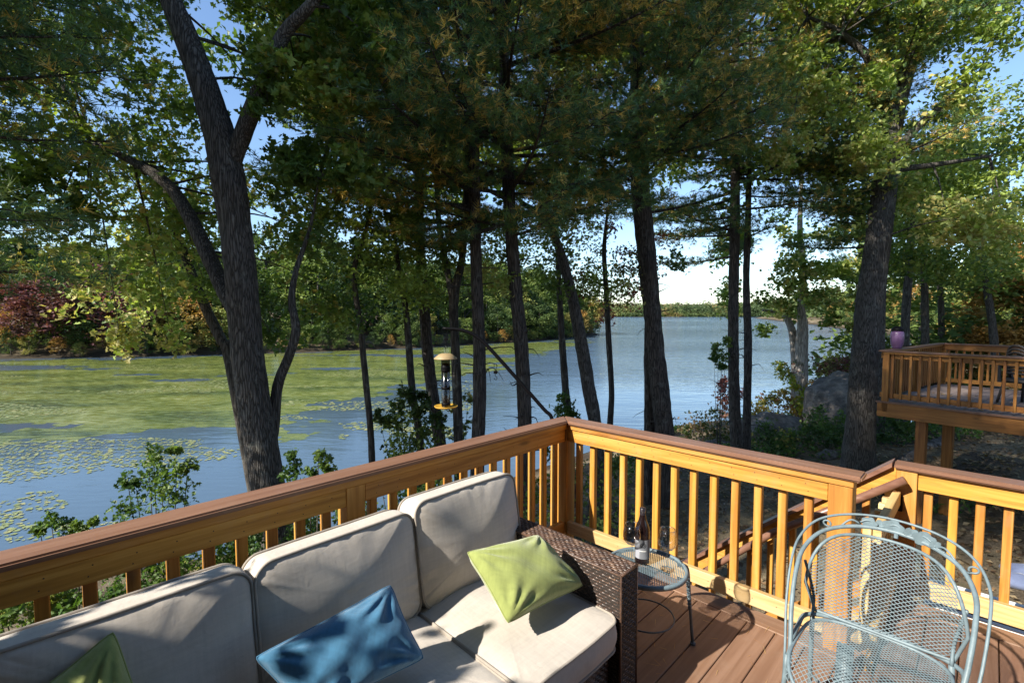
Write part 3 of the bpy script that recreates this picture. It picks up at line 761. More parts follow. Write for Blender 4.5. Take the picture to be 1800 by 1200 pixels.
def weave(name, parent, org, ex, ey, w, h, seed=0, sl=.034, rh=.0135):
    """woven strands as raised bricks, every other row shifted"""
    rg = np.random.default_rng(seed); org = np.array(org, float); ex = np.array(ex, float); ey = np.array(ey, float); nn = np.cross(ex, ey)
    nr = int(h / rh); rh = h / nr; ns = 5; V = []; Q = []; tn = []
    prof = [(-.46, -.002), (-.28, .0035), (.0, .0048), (.28, .0035), (.46, -.002)]
    for r in range(nr):
        off = (r % 2) * sl / 2; k = int(w / sl) + 2
        for i in range(k):
            c = (i - .5) * sl + off + sl * .25; a0, a1 = max(0, c - sl * .47), min(w, c + sl * .47)
            if a1 - a0 < sl * .15: continue
            o = len(V); jz = rg.uniform(-.0012, .0014); tc_ = np.array(((.05, .028, .02), (.085, .048, .032), (.13, .078, .05), (.03, .02, .017))[rg.choice(4, p=(.35, .38, .15, .12))]) * rg.uniform(.8, 1.2); tn += [tc_] * (ns * 5)
            for s in np.linspace(0, 1, ns):
                x = a0 + (a1 - a0) * s; arch = .0045 * math.sin(PI * (s * .9 + .05)) - .0012
                for py, pz in prof: V.append(org + ex * x + ey * ((r + .5 + py) * rh) + nn * (pz * .7 + arch + jz))
            for s in range(ns - 1):
                for p in range(4): Q.append([o + s * 5 + p, o + (s + 1) * 5 + p, o + (s + 1) * 5 + p + 1, o + s * 5 + p + 1])
    o = obj(name, mesh_np(name, V, Q, None, True, tint=np.array(tn)), M['strand'], parent); o['kind'] = 'stuff'; return o
AH = .612
def arm(x0, x1, sd):
    a = obox('arm', M['wicker_back'], sofa, x0 + .003, x1 - .003, .07, 1.148, .05, AH - .004, .006)
    w = x1 - x0
    weave('wicker_weave', a, (x1 - .005, .07, AH), (0, 1, 0), (-1, 0, 0), 1.075, w - .01, 1 + sd)
    for nm, (bx, sg) in {'inner': (x1, 1), 'outer': (x0, -1)}.items():
        if sg > 0: weave('wicker_weave', a, (bx, 1.145, .05), (0, -1, 0), (0, 0, 1), 1.075, AH - .055, 2 + sd)
        else: weave('wicker_weave', a, (bx, .07, .05), (0, 1, 0), (0, 0, 1), 1.075, AH - .055, 3 + sd)
    weave('wicker_weave', a, (x0 + .005, 1.15, .05), (1, 0, 0), (0, 0, 1), w - .01, AH - .055, 4 + sd)   # front
    a2 = a
    mb = MB()
    for xx in (x0 + .004, x1 - .004):
        mb.tube([(xx, .07, AH - .003), (xx, 1.146, AH - .003), (xx, 1.147, .05)], .0065, 6)
    mb.tube([(x0 + .004, 1.146, AH - .003), (x1 - .004, 1.146, AH - .003)], .0065, 6)
    mb.build('arm_edge', M['wicker'], a, True)
    for vv in (.1, 1.11): obox('foot', M['black_metal'], a, x0 + .04, x1 - .04, vv - .02, vv + .02, 0, .05)
arm(-1.045, -.905, 0); arm(.975, 1.115, 10)
# front of the wicker base faces +v
ap = obox('base_panel', M['wicker_back'], sofa, -.9, .97, 1.055, 1.085, .06, .30, .004)
weave('wicker_weave', ap, (.97, 1.0875, .06), (-1, 0, 0), (0, 0, 1), 1.87, .235, 31)
bk = obox('back_panel', M['wicker_back'], sofa, -.9, .97, .075, .16, .05, .625, .004)
weave('wicker_weave', bk, (-.9, .16, .3), (1, 0, 0), (0, 0, 1), 1.87, .32, 32)
weave('wicker_weave', bk, (.97, .08, .628), (-1, 0, 0), (0, 1, 0), 1.87, .08, 33)
obox('seat_deck', M['wicker_back'], sofa, -.9, .97, .16, 1.05, .24, .29, .004)
SEATS = [(-.905, -.317, .452, 3), (-.312, .318, .446, 4), (.323, .965, .446, 5)]
for x0, x1, zt, sd in SEATS:
    cm, pm = cushion(x1 - x0 - .006, .93, .12, .055, .026, sd, .006)
    c = obj('seat_cushion', cm, M['linen'], sofa, ((x0 + x1) / 2, .165 + .93 / 2 + .05, zt - .082)); c.rotation_euler = (R(-1.0), 0, 0)
    obj('piping', pm, M['piping'], c)
BACKS = [(-.955, -.33, .46, 7, .885, 0), (-.325, .33, .43, 8, .855, R(-1.5)), (.335, .99, .43, 9, .855, R(1))]
for x0, x1, hh, sd, zt, rz in BACKS:
    cm, pm = cushion(x1 - x0 - .006, hh, .135, .06, .045, sd, .015)
    c = obj('back_cushion', cm, M['linen'], sofa)
    zc_ = zt - hh / 2 - .0; c.location = ((x0 + x1) / 2, .425, zc_)
    # local z (front) -> +v, leaning back
    c.rotation_euler = (R(-90 - 9), 0, PI); c.rotation_euler = Matrix.Rotation(rz, 3, 'Z').to_4x4().to_3x3().__matmul__(Matrix(((1, 0, 0), (0, 0, 1), (0, 1, 0))).transposed() @ Matrix.Identity(3)).to_euler() if False else c.rotation_euler
    X_ = Vector((-1, rz, 0)).normalized(); F_ = Vector((rz, math.cos(R(9)), math.sin(R(9)))).normalized(); U_ = F_.cross(X_).normalized(); X_ = U_.cross(F_)
    c.rotation_euler = Matrix((X_, U_, F_)).transposed().to_euler()
    obj('piping', pm, M['piping'], c)

def pillow(name, label, mat, corners, T, seed):
    """corners in world: p00, p10, p11, p01 (outline of the pillow)"""
    rg = np.random.default_rng(seed); n = 41; g = np.linspace(-1, 1, n); s, t = np.meshgrid(g, g, indexing='ij')
    c = [np.array(W(*q)) for q in corners]; ctr = sum(c) / 4
    pin = .06
    rc_ = 1 - .045 * (s * t) ** 6
    S_ = s * rc_ * (1 - pin * (1 - t * t) * np.abs(s) ** 1.5 * 1.0); T_ = t * rc_ * (1 - pin * (1 - s * s) * np.abs(t) ** 1.5)
    a = (S_ + 1) / 2; b_ = (T_ + 1) / 2
    base = (c[0][None, None] * ((1 - a) * (1 - b_))[..., None] + c[1] * (a * (1 - b_))[..., None] + c[2] * (a * b_)[..., None] + c[3] * ((1 - a) * b_)[..., None])
    nrm = np.cross(c[1] - c[0], c[3] - c[0]); nrm /= np.linalg.norm(nrm)
    prof = ((1 - s ** 2) * (1 - t ** 2)).clip(0) ** .40
    wr = np.zeros_like(s)
    for _ in range(7):
        th = rg.uniform(0, 6.28); f = rg.uniform(4, 13); wr += np.sin((s * math.cos(th) + t * math.sin(th)) * f + rg.uniform(0, 6.28) + 1.2 * np.sin(s * 3 + t * 2)) / 7
    # folds run out of the corners
    cr = np.zeros_like(s)
    for cx, cy in ((1, 1), (-1, 1), (1, -1), (-1, -1)):
        dx, dy = cx - s, cy - t; an = np.arctan2(dy, dx); rr = np.hypot(dx, dy); cr += np.sin(an * 14 + rg.uniform(0, 6)) * np.exp(-((rr - .45) / .35) ** 2)
    V = []; 
    for sg in (1, -1):
        th_ = prof * T * .5 + (wr * .015 + cr * .011) * prof.clip(0, .8)
        V.append((base + nrm * (sg * th_)[..., None]).reshape(-1, 3))
    V = np.concatenate(V); i, j = np.meshgrid(np.arange(n - 1), np.arange(n - 1), indexing='ij')
    q = np.stack([i * n + j, (i + 1) * n + j, (i + 1) * n + j + 1, i * n + j + 1], -1).reshape(-1, 4)
    Q = np.concatenate([q, q[:, ::-1] + n * n])
    o = thing(name, label, 'pillow', tuple(ctr)); me = mesh_np('cover', V - ctr, Q, None, True)
    obj('cover', me, mat, o)
    ed = [base[k, 0] for k in range(n)] + [base[-1, k] for k in range(n)] + [base[n - 1 - k, -1] for k in range(n)] + [base[0, n - 1 - k] for k in range(n)]
    MB().tube([e - ctr for e in ed[::2]] + [ed[0] - ctr], .003, 6, 0, False).build('seam', mat, o, True)
    return o
pillow('throw_pillow', 'light green velvet pillow leaning beside the wicker arm, fully in view', M['green_velvet'],
       [(1.585, .95, .535), (1.13, .985, .52), (1.235, .80, .73), (1.60, .72, .75)], .15, 3)
pillow('throw_pillow', 'blue velvet pillow lying against the middle sofa cushion', M['blue_velvet'],
       [(2.30, .80, .50), (1.90, .86, .52), (1.935, .70, .745), (2.40, .66, .68)], .15, 5)
pillow('throw_pillow', 'green velvet pillow cut off by the bottom edge at the far left of the sofa', M['green_velvet'],
       [(2.95, .62, .50), (2.62, .70, .50), (2.705, .50, .845), (2.96, .53, .72)], .13, 8)

# ------------------------------------------------------------------ side table with bottle and glasses
TC = (.675, 1.035); TR = .20; TZ = .46
tb = uvthing('side_table', 'round blue-grey mesh-topped iron side table beside the sofa arm', 'table', TC[0], TC[1], 0)
MB().lathe([(TR - .012, TZ - .022), (TR, TZ - .022), (TR + .003, TZ - .008), (TR - .002, TZ), (TR - .014, TZ - .001), (TR - .012, TZ - .022)], 56).build('rim', M['iron'], tb, True)
def diamond_mesh(name, surf, s0, s1, t0, t1, cs, ct, inside, mat, parent, wd=.0016, sub=3):
    """expanded metal: two families of slanted strands over a surface"""
    mb = MB(); ns = int((s1 - s0) / cs); ntt = int((t1 - t0) / ct)
    for fam in (1, -1):
        for k in range(-ntt - 2, ns + ntt + 2):
            run = []
            for i in range((ntt + 1) * sub + 1):
                t = t0 + i * ct / sub; s = s0 + (k + fam * i / sub) * cs + (0 if fam > 0 else 0)
                ok = s0 <= s <= s1 and t <= t1 and inside(s, t)
                if ok: run.append(surf(s, t))
                if (not ok or i == (ntt + 1) * sub) and run:
                    if len(run) > 1: mb.tube(run, wd, 4, 0, False)
                    run = []
    o = mb.build(name, mat, parent); o['kind'] = 'stuff'; return o
diamond_mesh('mesh_top', lambda s, t: (s, t, TZ - .008), -TR, TR, -TR, TR, .0215, .0125, lambda s, t: s * s + t * t < (TR - .01) ** 2, M['iron'], tb, .0017, 2)
for k, an in enumerate((0.0, 1.99, 3.84)):
    an += R(148); dx, dy = math.cos(an), math.sin(an)
    p = [(dx * (TR - .02), dy * (TR - .02), TZ - .022), (dx * (TR + .02), dy * (TR + .02), TZ - .03), (dx * (TR + .04), dy * (TR + .04), TZ - .07), (dx * (TR + .055), dy * (TR + .055), .22), (dx * (TR + .075), dy * (TR + .075), .012)]
    lg = MB().tube(p, [.008, .009, .009, .008, .008], 10, 5).build('leg', M['iron_dark'], tb, True)
    hel = []
    for i in range(110):
        f = i / 109; z = TZ - .06 - f * .20; r = TR + .036 + f * .019; a2 = f * 2 * PI * 11
        hel.append((dx * r + .0085 * math.cos(a2), dy * r + .0085 * math.sin(a2), z))
    MB().tube(hel, .0034, 5, 0, False).build('twisted_wire', M['iron'], lg, True)
    MB().lathe([(0, 0), (.014, 0), (.014, .012), (.008, .016), (0, .016)], 14, (dx * (TR + .077), dy * (TR + .077), 0)).build('foot', M['iron_dark'], lg, True)
mb = MB(); mb.tube([(.14 * math.cos(a), .14 * math.sin(a), .2) for a in np.linspace(0, 2 * PI, 40)], .004, 6, 0, False)
mb.build('brace_ring', M['iron_dark'], tb, True)

def wine_glass(label, u, v, h=.205):
    g = uvthing('wine_glass', label, 'wine glass', u, v, TZ + .001, 'wine glasses on the side table')
    k = h / .205
    bowl = [(.004, .098), (.012, .1), (.024, .107), (.034, .122), (.0385, .14), (.0375, .165), (.034, .188), (.0305, .205), (.0295, .205), (.033, .187), (.0365, .165), (.0373, .14), (.033, .1235), (.023, .109), (.0, .1035)]
    MB().lathe([(r * 1.2, z * k) for r, z in bowl], 40).build('bowl', M['glass'], g, True)
    MB().lathe([(0, .098 * k), (.004, .098 * k), (.0034, .06 * k), (.004, .012), (.012, .005), (.032, .002), (.0335, 0), (0, 0)], 36).build('stem', M['glass'], g, True)
    mb = MB(); mb.tube([(.036 * math.cos(a), .036 * math.sin(a), h) for a in np.linspace(0, 2 * PI, 40)], .0011, 6, 0, False); mb.build('lip', M['glass'], g, True)
    return g
wine_glass('empty wine glass in front of the bottle, nearest the sofa arm', .712, .975)
wine_glass('empty wine glass standing alone on the right of the table top', .64, 1.13)
bt = uvthing('wine_bottle', 'dark wine bottle with grey and pale label on the mesh table', 'bottle', .655, 1.0, TZ + .001)
BR = .0375; bt.scale = (1, 1, .94)
MB().lathe([(0, .004), (.02, .001), (BR - .004, 0), (BR, .005), (BR, .165), (BR - .002, .182), (.03, .205), (.021, .228), (.016, .25), (.0145, .27), (.0145, .295), (0, .295)], 40).build('body', M['bottle'], bt, True)
MB().lathe([(.0152, .252), (.0152, .297), (.013, .299), (0, .299)], 28).build('capsule', M['capsule'], bt, True)
MB().lathe([(.0156, .276), (.0158, .277), (.0156, .2785)], 28).build('capsule_ring', M['steel'], bt, True)
cdir = Vector((-C0.x, -C0.y, 0)); fa = math.atan2((Vector((0, 0, 0)) - W(.655, 1.0)).dot(EV), (Vector((0, 0, 0)) - W(.655, 1.0)).dot(EU))
def arc_patch(name, mat, a0, a1, z0, z1, r, parent):
    return MB().lathe([(r, z0), (r, z1)], 18, (0, 0, 0), fa + a0, fa + a1).build(name, mat, parent, True)
lab = arc_patch('label', M['label_pale'], -1.25, 1.25, .03, .128, BR + .0006, bt)
arc_patch('label_panel', M['label_grey'], -.35, 1.25, .03, .135, BR + .0012, lab)
ring = MB()
for r0, r1 in ((.014, .0115), (.0078, .005)):
    V = []; Q = []
    for i in range(29):
        t = 2 * PI * i / 28
        for r in (r0, r1): aa = fa + .12 + r * math.cos(t) / BR; V.append(((BR + .0018) * math.cos(aa), (BR + .0018) * math.sin(aa), .105 + r * math.sin(t)))
    for i in range(28): Q.append([2 * i, 2 * i + 1, 2 * i + 3, 2 * i + 2])
    ring.add(V, Q)
ring.build('label_emblem', M['black_metal'], lab)
tl = MB()
for k in range(7): tl.lathe([(BR + .0018, .072), (BR + .0018, .0775)], 3, (0, 0, 0), fa - .32 + k * .125, fa - .32 + k * .125 + .09)
tl.build('label_text', M['white_trim'], lab)

# ------------------------------------------------------------------ iron chair
CV = 1.955
ch = uvthing('iron_chair', 'blue-grey wrought iron chair with mesh back and leaf scrollwork', 'chair', .6, CV, 0)
def cp(a, u, z): return (u - .6, a, z)
half = [(.235, .78, .42), (.255, .70, .55), (.266, .60, .66), (.262, .50, .72), (.218, .40, .77), (.122, .33, .80)]
rail = [cp(-a, u, z) for a, u, z in half] + [cp(0, .30, .81)] + [cp(a * 1.06, u - .01, z) for a, u, z in half[::-1]]
MB().tube([cp(-.235, .80, .30)] + rail + [cp(.25, .80, .30)], .0086, 10, 6).build('arm_rail', M['iron'], ch, True)
outer = [cp(-a * 1.04 - .012, u - .012, z + d) for (a, u, z), d in zip(half, (0, .01, .025, .035, .042, .045))] + [cp(0, .285, .857)] + [cp(a * 1.11 + .022, u - .03, z + d) for (a, u, z), d in zip(half[::-1], (.045, .042, .035, .025, .01, 0))]
MB().tube([cp(-.25, .80, .30)] + outer + [cp(.27, .79, .30)], .0052, 8, 6).build('outer_rail', M['iron'], ch, True)
def back_u(a, h): return .47 - .16 * (h / .36) ** 1.1 * (1 - (a / .30) ** 2) + .10 * max(0, h / .36) * abs(a / .25) ** 2.5
def back_H(a): return .335 * max(0.0, 1 - abs((a - .005) / .266) ** 6.5) ** .5
def back_in(a, h): return h < back_H(a) - .003 and abs(a - .005) < .226 + .04 * min(1, h / .14)
def bsurf(a, h): return cp(a, back_u(a, h), .44 + h)
diamond_mesh('back_mesh', bsurf, -.262, .272, 0, .36, .0225, .0138, back_in, M['iron'], ch, .0017, 1)
fr = [bsurf(a, 0) for a in np.linspace(-.221, .231, 12)]
ar = [(q, back_H(q)) for q in .005 + .2635 * np.sin(np.linspace(PI / 2, -PI / 2, 41))]
top = [bsurf(.005 + .226 + .04 * min(1, h / .14), h) for h in (.05, .1)] + [bsurf(*q) for q in ar if q[1] > .12] + [bsurf(.005 - .226 - .04 * min(1, h / .14), h) for h in (.1, .05)]
MB().tube(fr + top + [fr[0]], .0066, 8, 0, False).build('back_frame', M['iron'], ch, True)
MB().tube([cp(0.03, .318, .792), cp(0.03, .315, .81)], .008, 8).build('back_tab', M['iron'], ch)
# seat: slightly domed, rolls down at the front
def s_surf(a, u):
    f = (u - .47) / .5; z = .43 + .018 * math.sin(PI * min(1, f * 1.05)) - max(0, f - .72) ** 2 * 1.1 - .012 * (a / .23) ** 2 * (1 if f < .9 else .6)
    return cp(a, u, z)
def s_in(a, u): 
    dx = max(0, abs(a - .005) - .165) / .065; dy = max(0, abs(u - .715) - .17) / .075; return dx * dx + dy * dy < .96
diamond_mesh('seat_mesh', s_surf, -.235, .245, .46, .97, .0185, .0175, s_in, M['iron'], ch, .0016, 1)
sf = []
for t in np.linspace(0, 2 * PI, 73):
    c_, s_ = math.cos(t), math.sin(t); q = (abs(c_) ** 4 + abs(s_) ** 4) ** -.25
    sf.append(s_surf(.005 + .232 * c_ * q, .715 + .247 * s_ * q))
MB().tube(sf, .0068, 8, 0, False).build('seat_frame', M['iron'], ch, True)
MB().tube([cp(-.235, .80, .40), cp(-.25, .62, .425), cp(-.225, .49, .43), cp(0, .445, .435), cp(.235, .48, .43), cp(.26, .62, .425), cp(.25, .80, .40)], .009, 8, 5).build('seat_rail', M['iron'], ch, True)
for sg in (-1, 1):
    MB().tube([cp(sg * .225, .49, .43), cp(sg * .228, .465, .50), cp(sg * .243, .475, .58), cp(sg * .258, .50, .66)], .0062, 8, 4).build('back_stay', M['iron'], ch, True)
    MB().tube([cp(sg * .24, .80, .40), cp(sg * .25, .82, .2), cp(sg * .265, .86, .0)], .0095, 8, 4).build('front_leg', M['iron'], ch, True)
    MB().tube([cp(sg * .225, .49, .43), cp(sg * .235, .45, .2), cp(sg * .25, .38, .0)], .0095, 8, 4).build('rear_leg', M['iron'], ch, True)
    MB().tube([cp(sg * .243, .81, .12), cp(sg * .12, .62, .16), cp(sg * .243, .42, .12)], .006, 8, 5).build('leg_brace', M['iron'], ch, True)
V = []; Q = []
for i, t in enumerate(np.linspace(0, 1, 14)):
    for a in (-.03, .03): V.append(cp(a - .10 + .05 * t, .50 + .42 * t, .16 + .20 * (2 * t - 1) ** 2))
for i in range(13): Q.append([2 * i, 2 * i + 1, 2 * i + 3, 2 * i + 2])
sp_ = MB().add(V, Q).build('spring_strap', M['iron'], ch, True); sp_.modifiers.new('solid', 'SOLIDIFY').thickness = .006
# leaf scrollwork between the two rails
def orn(s):   # s -1..1 along the top
    a = s * .21; k = abs(s); u = .298 + .075 * k ** 2; z = .83 - .038 * k ** 2; return np.array(cp(a * (1.04 if s > 0 else 1), u, z))
def leaf_plate(ctr, sz, rot, seed):
    rg = np.random.default_rng(seed); k = 22; V = [(0, 0, 0)]
    for i in range(k):
        t = 2 * PI * i / k; r = sz * (.72 + .28 * abs(math.cos(t * 2.5)) ** .7 + rg.uniform(-.05, .05)); V.append((0, r * math.cos(t + rot) * 1.25, r * math.sin(t + rot)))
    V = np.array(V); V[:, 0] = .25 * np.abs(V[:, 1]) ; V = V + ctr
    return V, [[0, 1 + i, 1 + (i + 1) % k] for i in range(k)]
for i, (s, sz) in enumerate(((-.30, .024), (-.12, .017), (.08, .032), (.36, .022), (.55, .031), (.72, .017))):
    V, T = leaf_plate(orn(s), sz, i * .7, i); o = MB().add(V, None, T).build('iron_leaf', M['iron'], ch); o.modifiers.new('solid', 'SOLIDIFY').thickness = .004
vine = [orn(s) + np.array((0, 0, .010 * math.sin(s * 14))) for s in np.linspace(-.45, .85, 26)]
MB().tube(vine, .004, 6, 2).build('iron_vine', M['iron'], ch, True)
for sg, s0 in ((-1, -.97), (1, 1.22)):
    sc = []
    for t in np.linspace(0, 1, 22):
        s = s0 - sg * .50 * t; sc.append(orn(s) + np.array((0, 0, .020 * math.sin(t * PI * 2 + PI) * (1 - t * .3) - .006)))
    e = sc[0]; curl = [e + np.array((0, sg * .021 * math.sin(q) * (1 - q / 9), .018 * (1 - math.cos(q)) * (1 - q / 9))) for q in np.linspace(5.2, 0, 16)]
    MB().tube(curl + sc[1:], .0042, 6, 1).build('scroll', M['iron'], ch, True)

# ------------------------------------------------------------------ feeder pole, bird feeder, hooks
FY = 3.95
pole = thing('feeder_pole', 'black metal hanging pole curving up from the railing corner', 'pole', P(970, 735, 3.9))
po = Vector(pole.location)
pts = [Vector((po.x + .02, po.y - .02, .25)), Vector((po.x + .015, po.y - .01, .7)), P(970, 735, 3.9), P(956, 719, 3.905), P(920, 678, 3.92), P(868, 620, 3.94), P(845, 597, 3.95), P(826, 585, 3.95), P(806, 579, 3.95), P(778, 577, 3.95)]
MB().tube(rel(pts, po), [.015] * 7 + [.0145, .0135, .012], 10, 4).build('shaft', M['black_metal'], pole, True)
for zz in (.45, .8): 
    q = Vector((po.x + .015, po.y - .03, zz)) - po; MB().box(q.x - .03, q.x + .03, q.y - .08, q.y + .02, q.z - .02, q.z + .02).build('clamp', M['black_metal'], pole)
def s_hook(label, px, py0, py1, py2):
    top_, mid, bot = P(px, py0, FY), P(px, py1, FY), P(px, py2, FY); h = thing('swivel_hook', label, 'hook', top_, group='swivel hooks on the feeder pole')
    k = .012
    a = [Vector((k * math.sin(t), 0, -k + k * math.cos(t))) for t in np.linspace(-2.6, 1.6, 10)]; mz = (mid - top_).z; bz = (bot - top_).z
    MB().tube(a + [Vector((.002, 0, mz * .75)), Vector((0, 0, mz + .008))], .0022, 6, 2).build('upper_hook', M['black_metal'], h, True)
    MB().box(-.015, .015, -.015, .015, mz - .012, mz + .012).build('ant_guard', M['black_metal'], h)
    c = [Vector((0, 0, mz - .012)), Vector((-.002, 0, mz - .03))] + [Vector((-k * math.sin(t) * 1.0, 0, bz + k - k * math.cos(t))) for t in np.linspace(-2.4, 1.9, 11)]
    MB().tube(c, .0022, 6, 2).build('lower_hook', M['black_metal'], h, True); return h
s_hook('black hook holding up the yellow bird feeder', 784, 578, 596, 612)
s_hook('empty black hook hanging midway along the feeder pole', 871, 640, 654, 667)
fo = P(784, 716, FY); bf = thing('bird_feeder', 'clear tube bird feeder with yellow roof and yellow tray', 'bird feeder', fo)
ztop = P(784, 621, FY).z - fo.z; zr = P(784, 629, FY).z - fo.z; zs = P(784, 702, FY).z - fo.z
MB().lathe([(.0, ztop + .002), (.035, ztop), (.055, ztop - .007), (.094, zr - .002), (.094, zr - .008), (.06, zr - .004), (.0, zr + .004)], 36).build('roof', M['tan_paint'], bf, True)
MB().tube([(0, 0, ztop + .01), (0, 0, P(784, 606, FY).z - fo.z)], .0015, 6).build('hanger_wire', M['steel'], bf)
MB().lathe([(.036, .01), (.036, zr), (.034, zr), (.034, .01)], 28).build('tube', M['tube_glass'], bf, True)
MB().lathe([(0, .008), (.033, .008), (.033, .085), (0, .10)], 20).build('seed', M['seed'], bf, True)
for z0 in (.02, .15, zr - .11): MB().lathe([(.0345, z0), (.0372, z0), (.0372, z0 + .022), (.0345, z0 + .022)], 24).build('tube_band', M['black_metal'], bf, True)
for k, (z0, an) in enumerate(((.07, 0), (.2, 3.1), (.27, .3))): MB().tube([(.033 * math.cos(an), .033 * math.sin(an), z0), (.08 * math.cos(an), .08 * math.sin(an), z0)], .003, 6).build('perch', M['black_metal'], bf)
MB().lathe([(0, .0), (.06, -.004), (.088, .002), (.096, .014), (.093, .016), (.084, .008), (.05, .004), (0, .006)], 36).build('tray', M['yellow_paint'], bf, True)
MB().lathe([(0, .03), (.02, .028), (.04, .06), (.035, .10), (.0, .11)], 16, (0, 0, zr - .15)).build('baffle', M['black_metal'], bf, True)

# ------------------------------------------------------------------ trees on the bank
def put_tree(name, label, trunk_specs, bark, group=None, cat='tree', n=14, rough=.07, seed=0):
    """trunk_specs: list of (part name, points, radii); the first is the trunk. Returns the thing"""
    base = Vector(trunk_specs[0][1][0]); base = Vector((base.x, base.y, gz(base.x, base.y)))
    t = thing(name, label, cat, base, 0, group)
    for k, (nm, pts, rad) in enumerate(trunk_specs):
        MB().tube(rel(pts, base), rad, n, 7, True, rough, seed + k).build(nm, bark, t, True)
    return t, base
def add_crown(t, base, C, size, pal, seed, name='crown', **kw):
    o = obj(name, leaf_mesh(name, np.asarray(C) - np.array(base), size, pal, seed, **kw), M['leaf'], t); o['kind'] = 'stuff'; return o
def add_pine(t, base, specs, seed, brown=.3, ln=.105, k=12, wd=.0055):
    rg = np.random.default_rng(seed); tubes, pos, axs, tin = pine_branches(rg, specs, brown)
    mb = MB(); b0 = np.array(base)
    for p, r in tubes: mb.tube([np.array(q) - b0 for q in p], r, 4 if len(p) == 3 else 6, 0, False)
    tr_ = [c for c in t.children if c.name.startswith('trunk')]
    if tr_:
        vv = tr_[0].data.vertices; st2 = MB(); nv = len(vv)
        for _ in range(26):
            v = vv[int(rg.integers(nv // 12, nv // 2))].co; a = rg.uniform(0, 6.28); ln_ = rg.uniform(.12, .8)
            st2.tube([tuple(v), (v.x + math.cos(a) * ln_ * .6, v.y + math.sin(a) * ln_ * .6, v.z + rg.uniform(-.05, .1)), (v.x + math.cos(a) * ln_, v.y + math.sin(a) * ln_, v.z + rg.uniform(-.2, .15))], [.014, .008, .003], 5, 2, False)
        o = st2.build('dead_twigs', M['bark_pine'], t, True); o['kind'] = 'stuff'
    o = mb.build('boughs', M['bark_pine'], t, True); o['kind'] = 'stuff'
    o = obj('needles', needle_mesh('needles', pos - b0, axs, tin, ln, seed, k, wd), M['needle'], t); o['kind'] = 'stuff'
    return len(pos)
def px_clumps(rg, rows, n_sub=16, n_leaf=16, flat=.6, sub=.3):
    """rows of (px, py, Y, radius in px): clumps at those places"""
    c = [P(a, b_, y) for a, b_, y, r in rows]; r = [rr_ * y / FPX for a, b_, y, rr_ in rows]
    return clumps(rg, c, r, n_sub, n_leaf, flat, sub)
def whorls(rg, trunk_pts, z0, z1, n, l0, l1, az=None, spread=PI, pitch=(-.12, .22)):
    """branch specs spread along a trunk"""
    tp = np.array([tuple(p) for p in trunk_pts]); out = []
    for i in range(n):
        z = z0 + (z1 - z0) * (i + rg.uniform(0, 1)) / n
        x = np.interp(z, tp[:, 2], tp[:, 0]); y = np.interp(z, tp[:, 2], tp[:, 1])
        a = (rg.uniform(-PI, PI) if az is None else az + rg.uniform(-spread, spread))
        ln = (l0 + (l1 - l0) * (z - z0) / (z1 - z0)) * rg.uniform(.75, 1.15)
        out.append(((x, y, z), (math.cos(a), math.sin(a), rg.uniform(*pitch)), ln, int(8 + ln * 6)))
    return out
RG = np.random.default_rng(77)

# the big oak in front of the left rail
YO = 6.2
tp, tr = trunk_from([(497, 1000), (478, 900), (462, 800), (446, 700), (433, 600), (425, 500), (414, 400), (402, 320), (385, 235), (355, 140), (325, 60), (300, 0), (270, -80), (240, -220), (225, -420)], YO,
                    [62, 57, 55, 54, 53, 51, 51, 54, 48, 43, 39, 34, 30, 24, 14])
l1 = [P(402, 310, YO), P(420, 255, YO - .03), P(443, 195, YO - .1), P(465, 140, YO - .2), P(500, 60, YO - .3), P(545, 10, YO - .4), P(600, -70, YO - .5)]
l2 = [P(420, 560, YO + .1), P(392, 505, YO + .3), P(362, 440, YO + .4), P(330, 375, YO + .5), P(295, 325, YO + .7), P(235, 285, YO + .9), P(160, 250, YO + 1.1)]
l3 = [P(462, 830, YO + .1), P(480, 760, YO + .15), P(488, 680, YO + .2), P(508, 625, YO + .2), P(520, 580, YO + .2), P(513, 525, YO + .25), P(522, 470, YO + .3), P(545, 400, YO + .4), P(560, 320, YO + .4)]
oak, ob = put_tree('oak_tree', 'large forked grey oak in front of the left rail, nearest trunk', [('trunk', tp, tr), ('limb', l1, radii_at(l1, [24, 29, 28, 26, 22, 18, 14])), ('limb', l2, radii_at(l2, [26, 26, 25, 23, 19, 14, 8])), ('limb', l3, radii_at(l3, [19, 19, 18, 16, 15, 12, 9, 6, 3]))], M['bark_oak'], n=20, rough=.06, seed=3)
rows = []
for i in range(125):
    a, b_ = RG.uniform(-60, 640), RG.uniform(-180, 450)
    if (345 < a < 440 and 60 < b_ < 140) or (360 < a < 460 and b_ > 150 and RG.uniform() < .8): continue
    rows.append((a, b_, RG.uniform(6.6, 9.5), RG.uniform(38, 75)))
rows += [(RG.uniform(440, 660), RG.uniform(-80, 330), RG.uniform(5.7, 7.2), RG.uniform(32, 52)) for _ in range(20)]
rows += [(160, 520, 9, 55), (230, 545, 8.6, 60), (210, 590, 8.4, 35), (300, 500, 8.8, 60), (360, 500, 8.6, 45), (250, 470, 8.8, 50), (470, 520, 9, 45), (520, 560, 9.2, 55), (560, 500, 9, 50), (590, 560, 9.4, 38), (330, 420, 8.5, 55), (120, 470, 9, 45), (300, 590, 8.8, 35), (500, 440, 8.8, 55), (480, 590, 9.3, 30)]
add_crown(oak, ob, px_clumps(RG, rows, 15, 13, .55, .24), .115, G_OAK + G_LIME, 5, lobed=True, weights=[3, 3, 2, 1, .5, 2, 2, 1, .6], clump=.8)
twigs = MB()
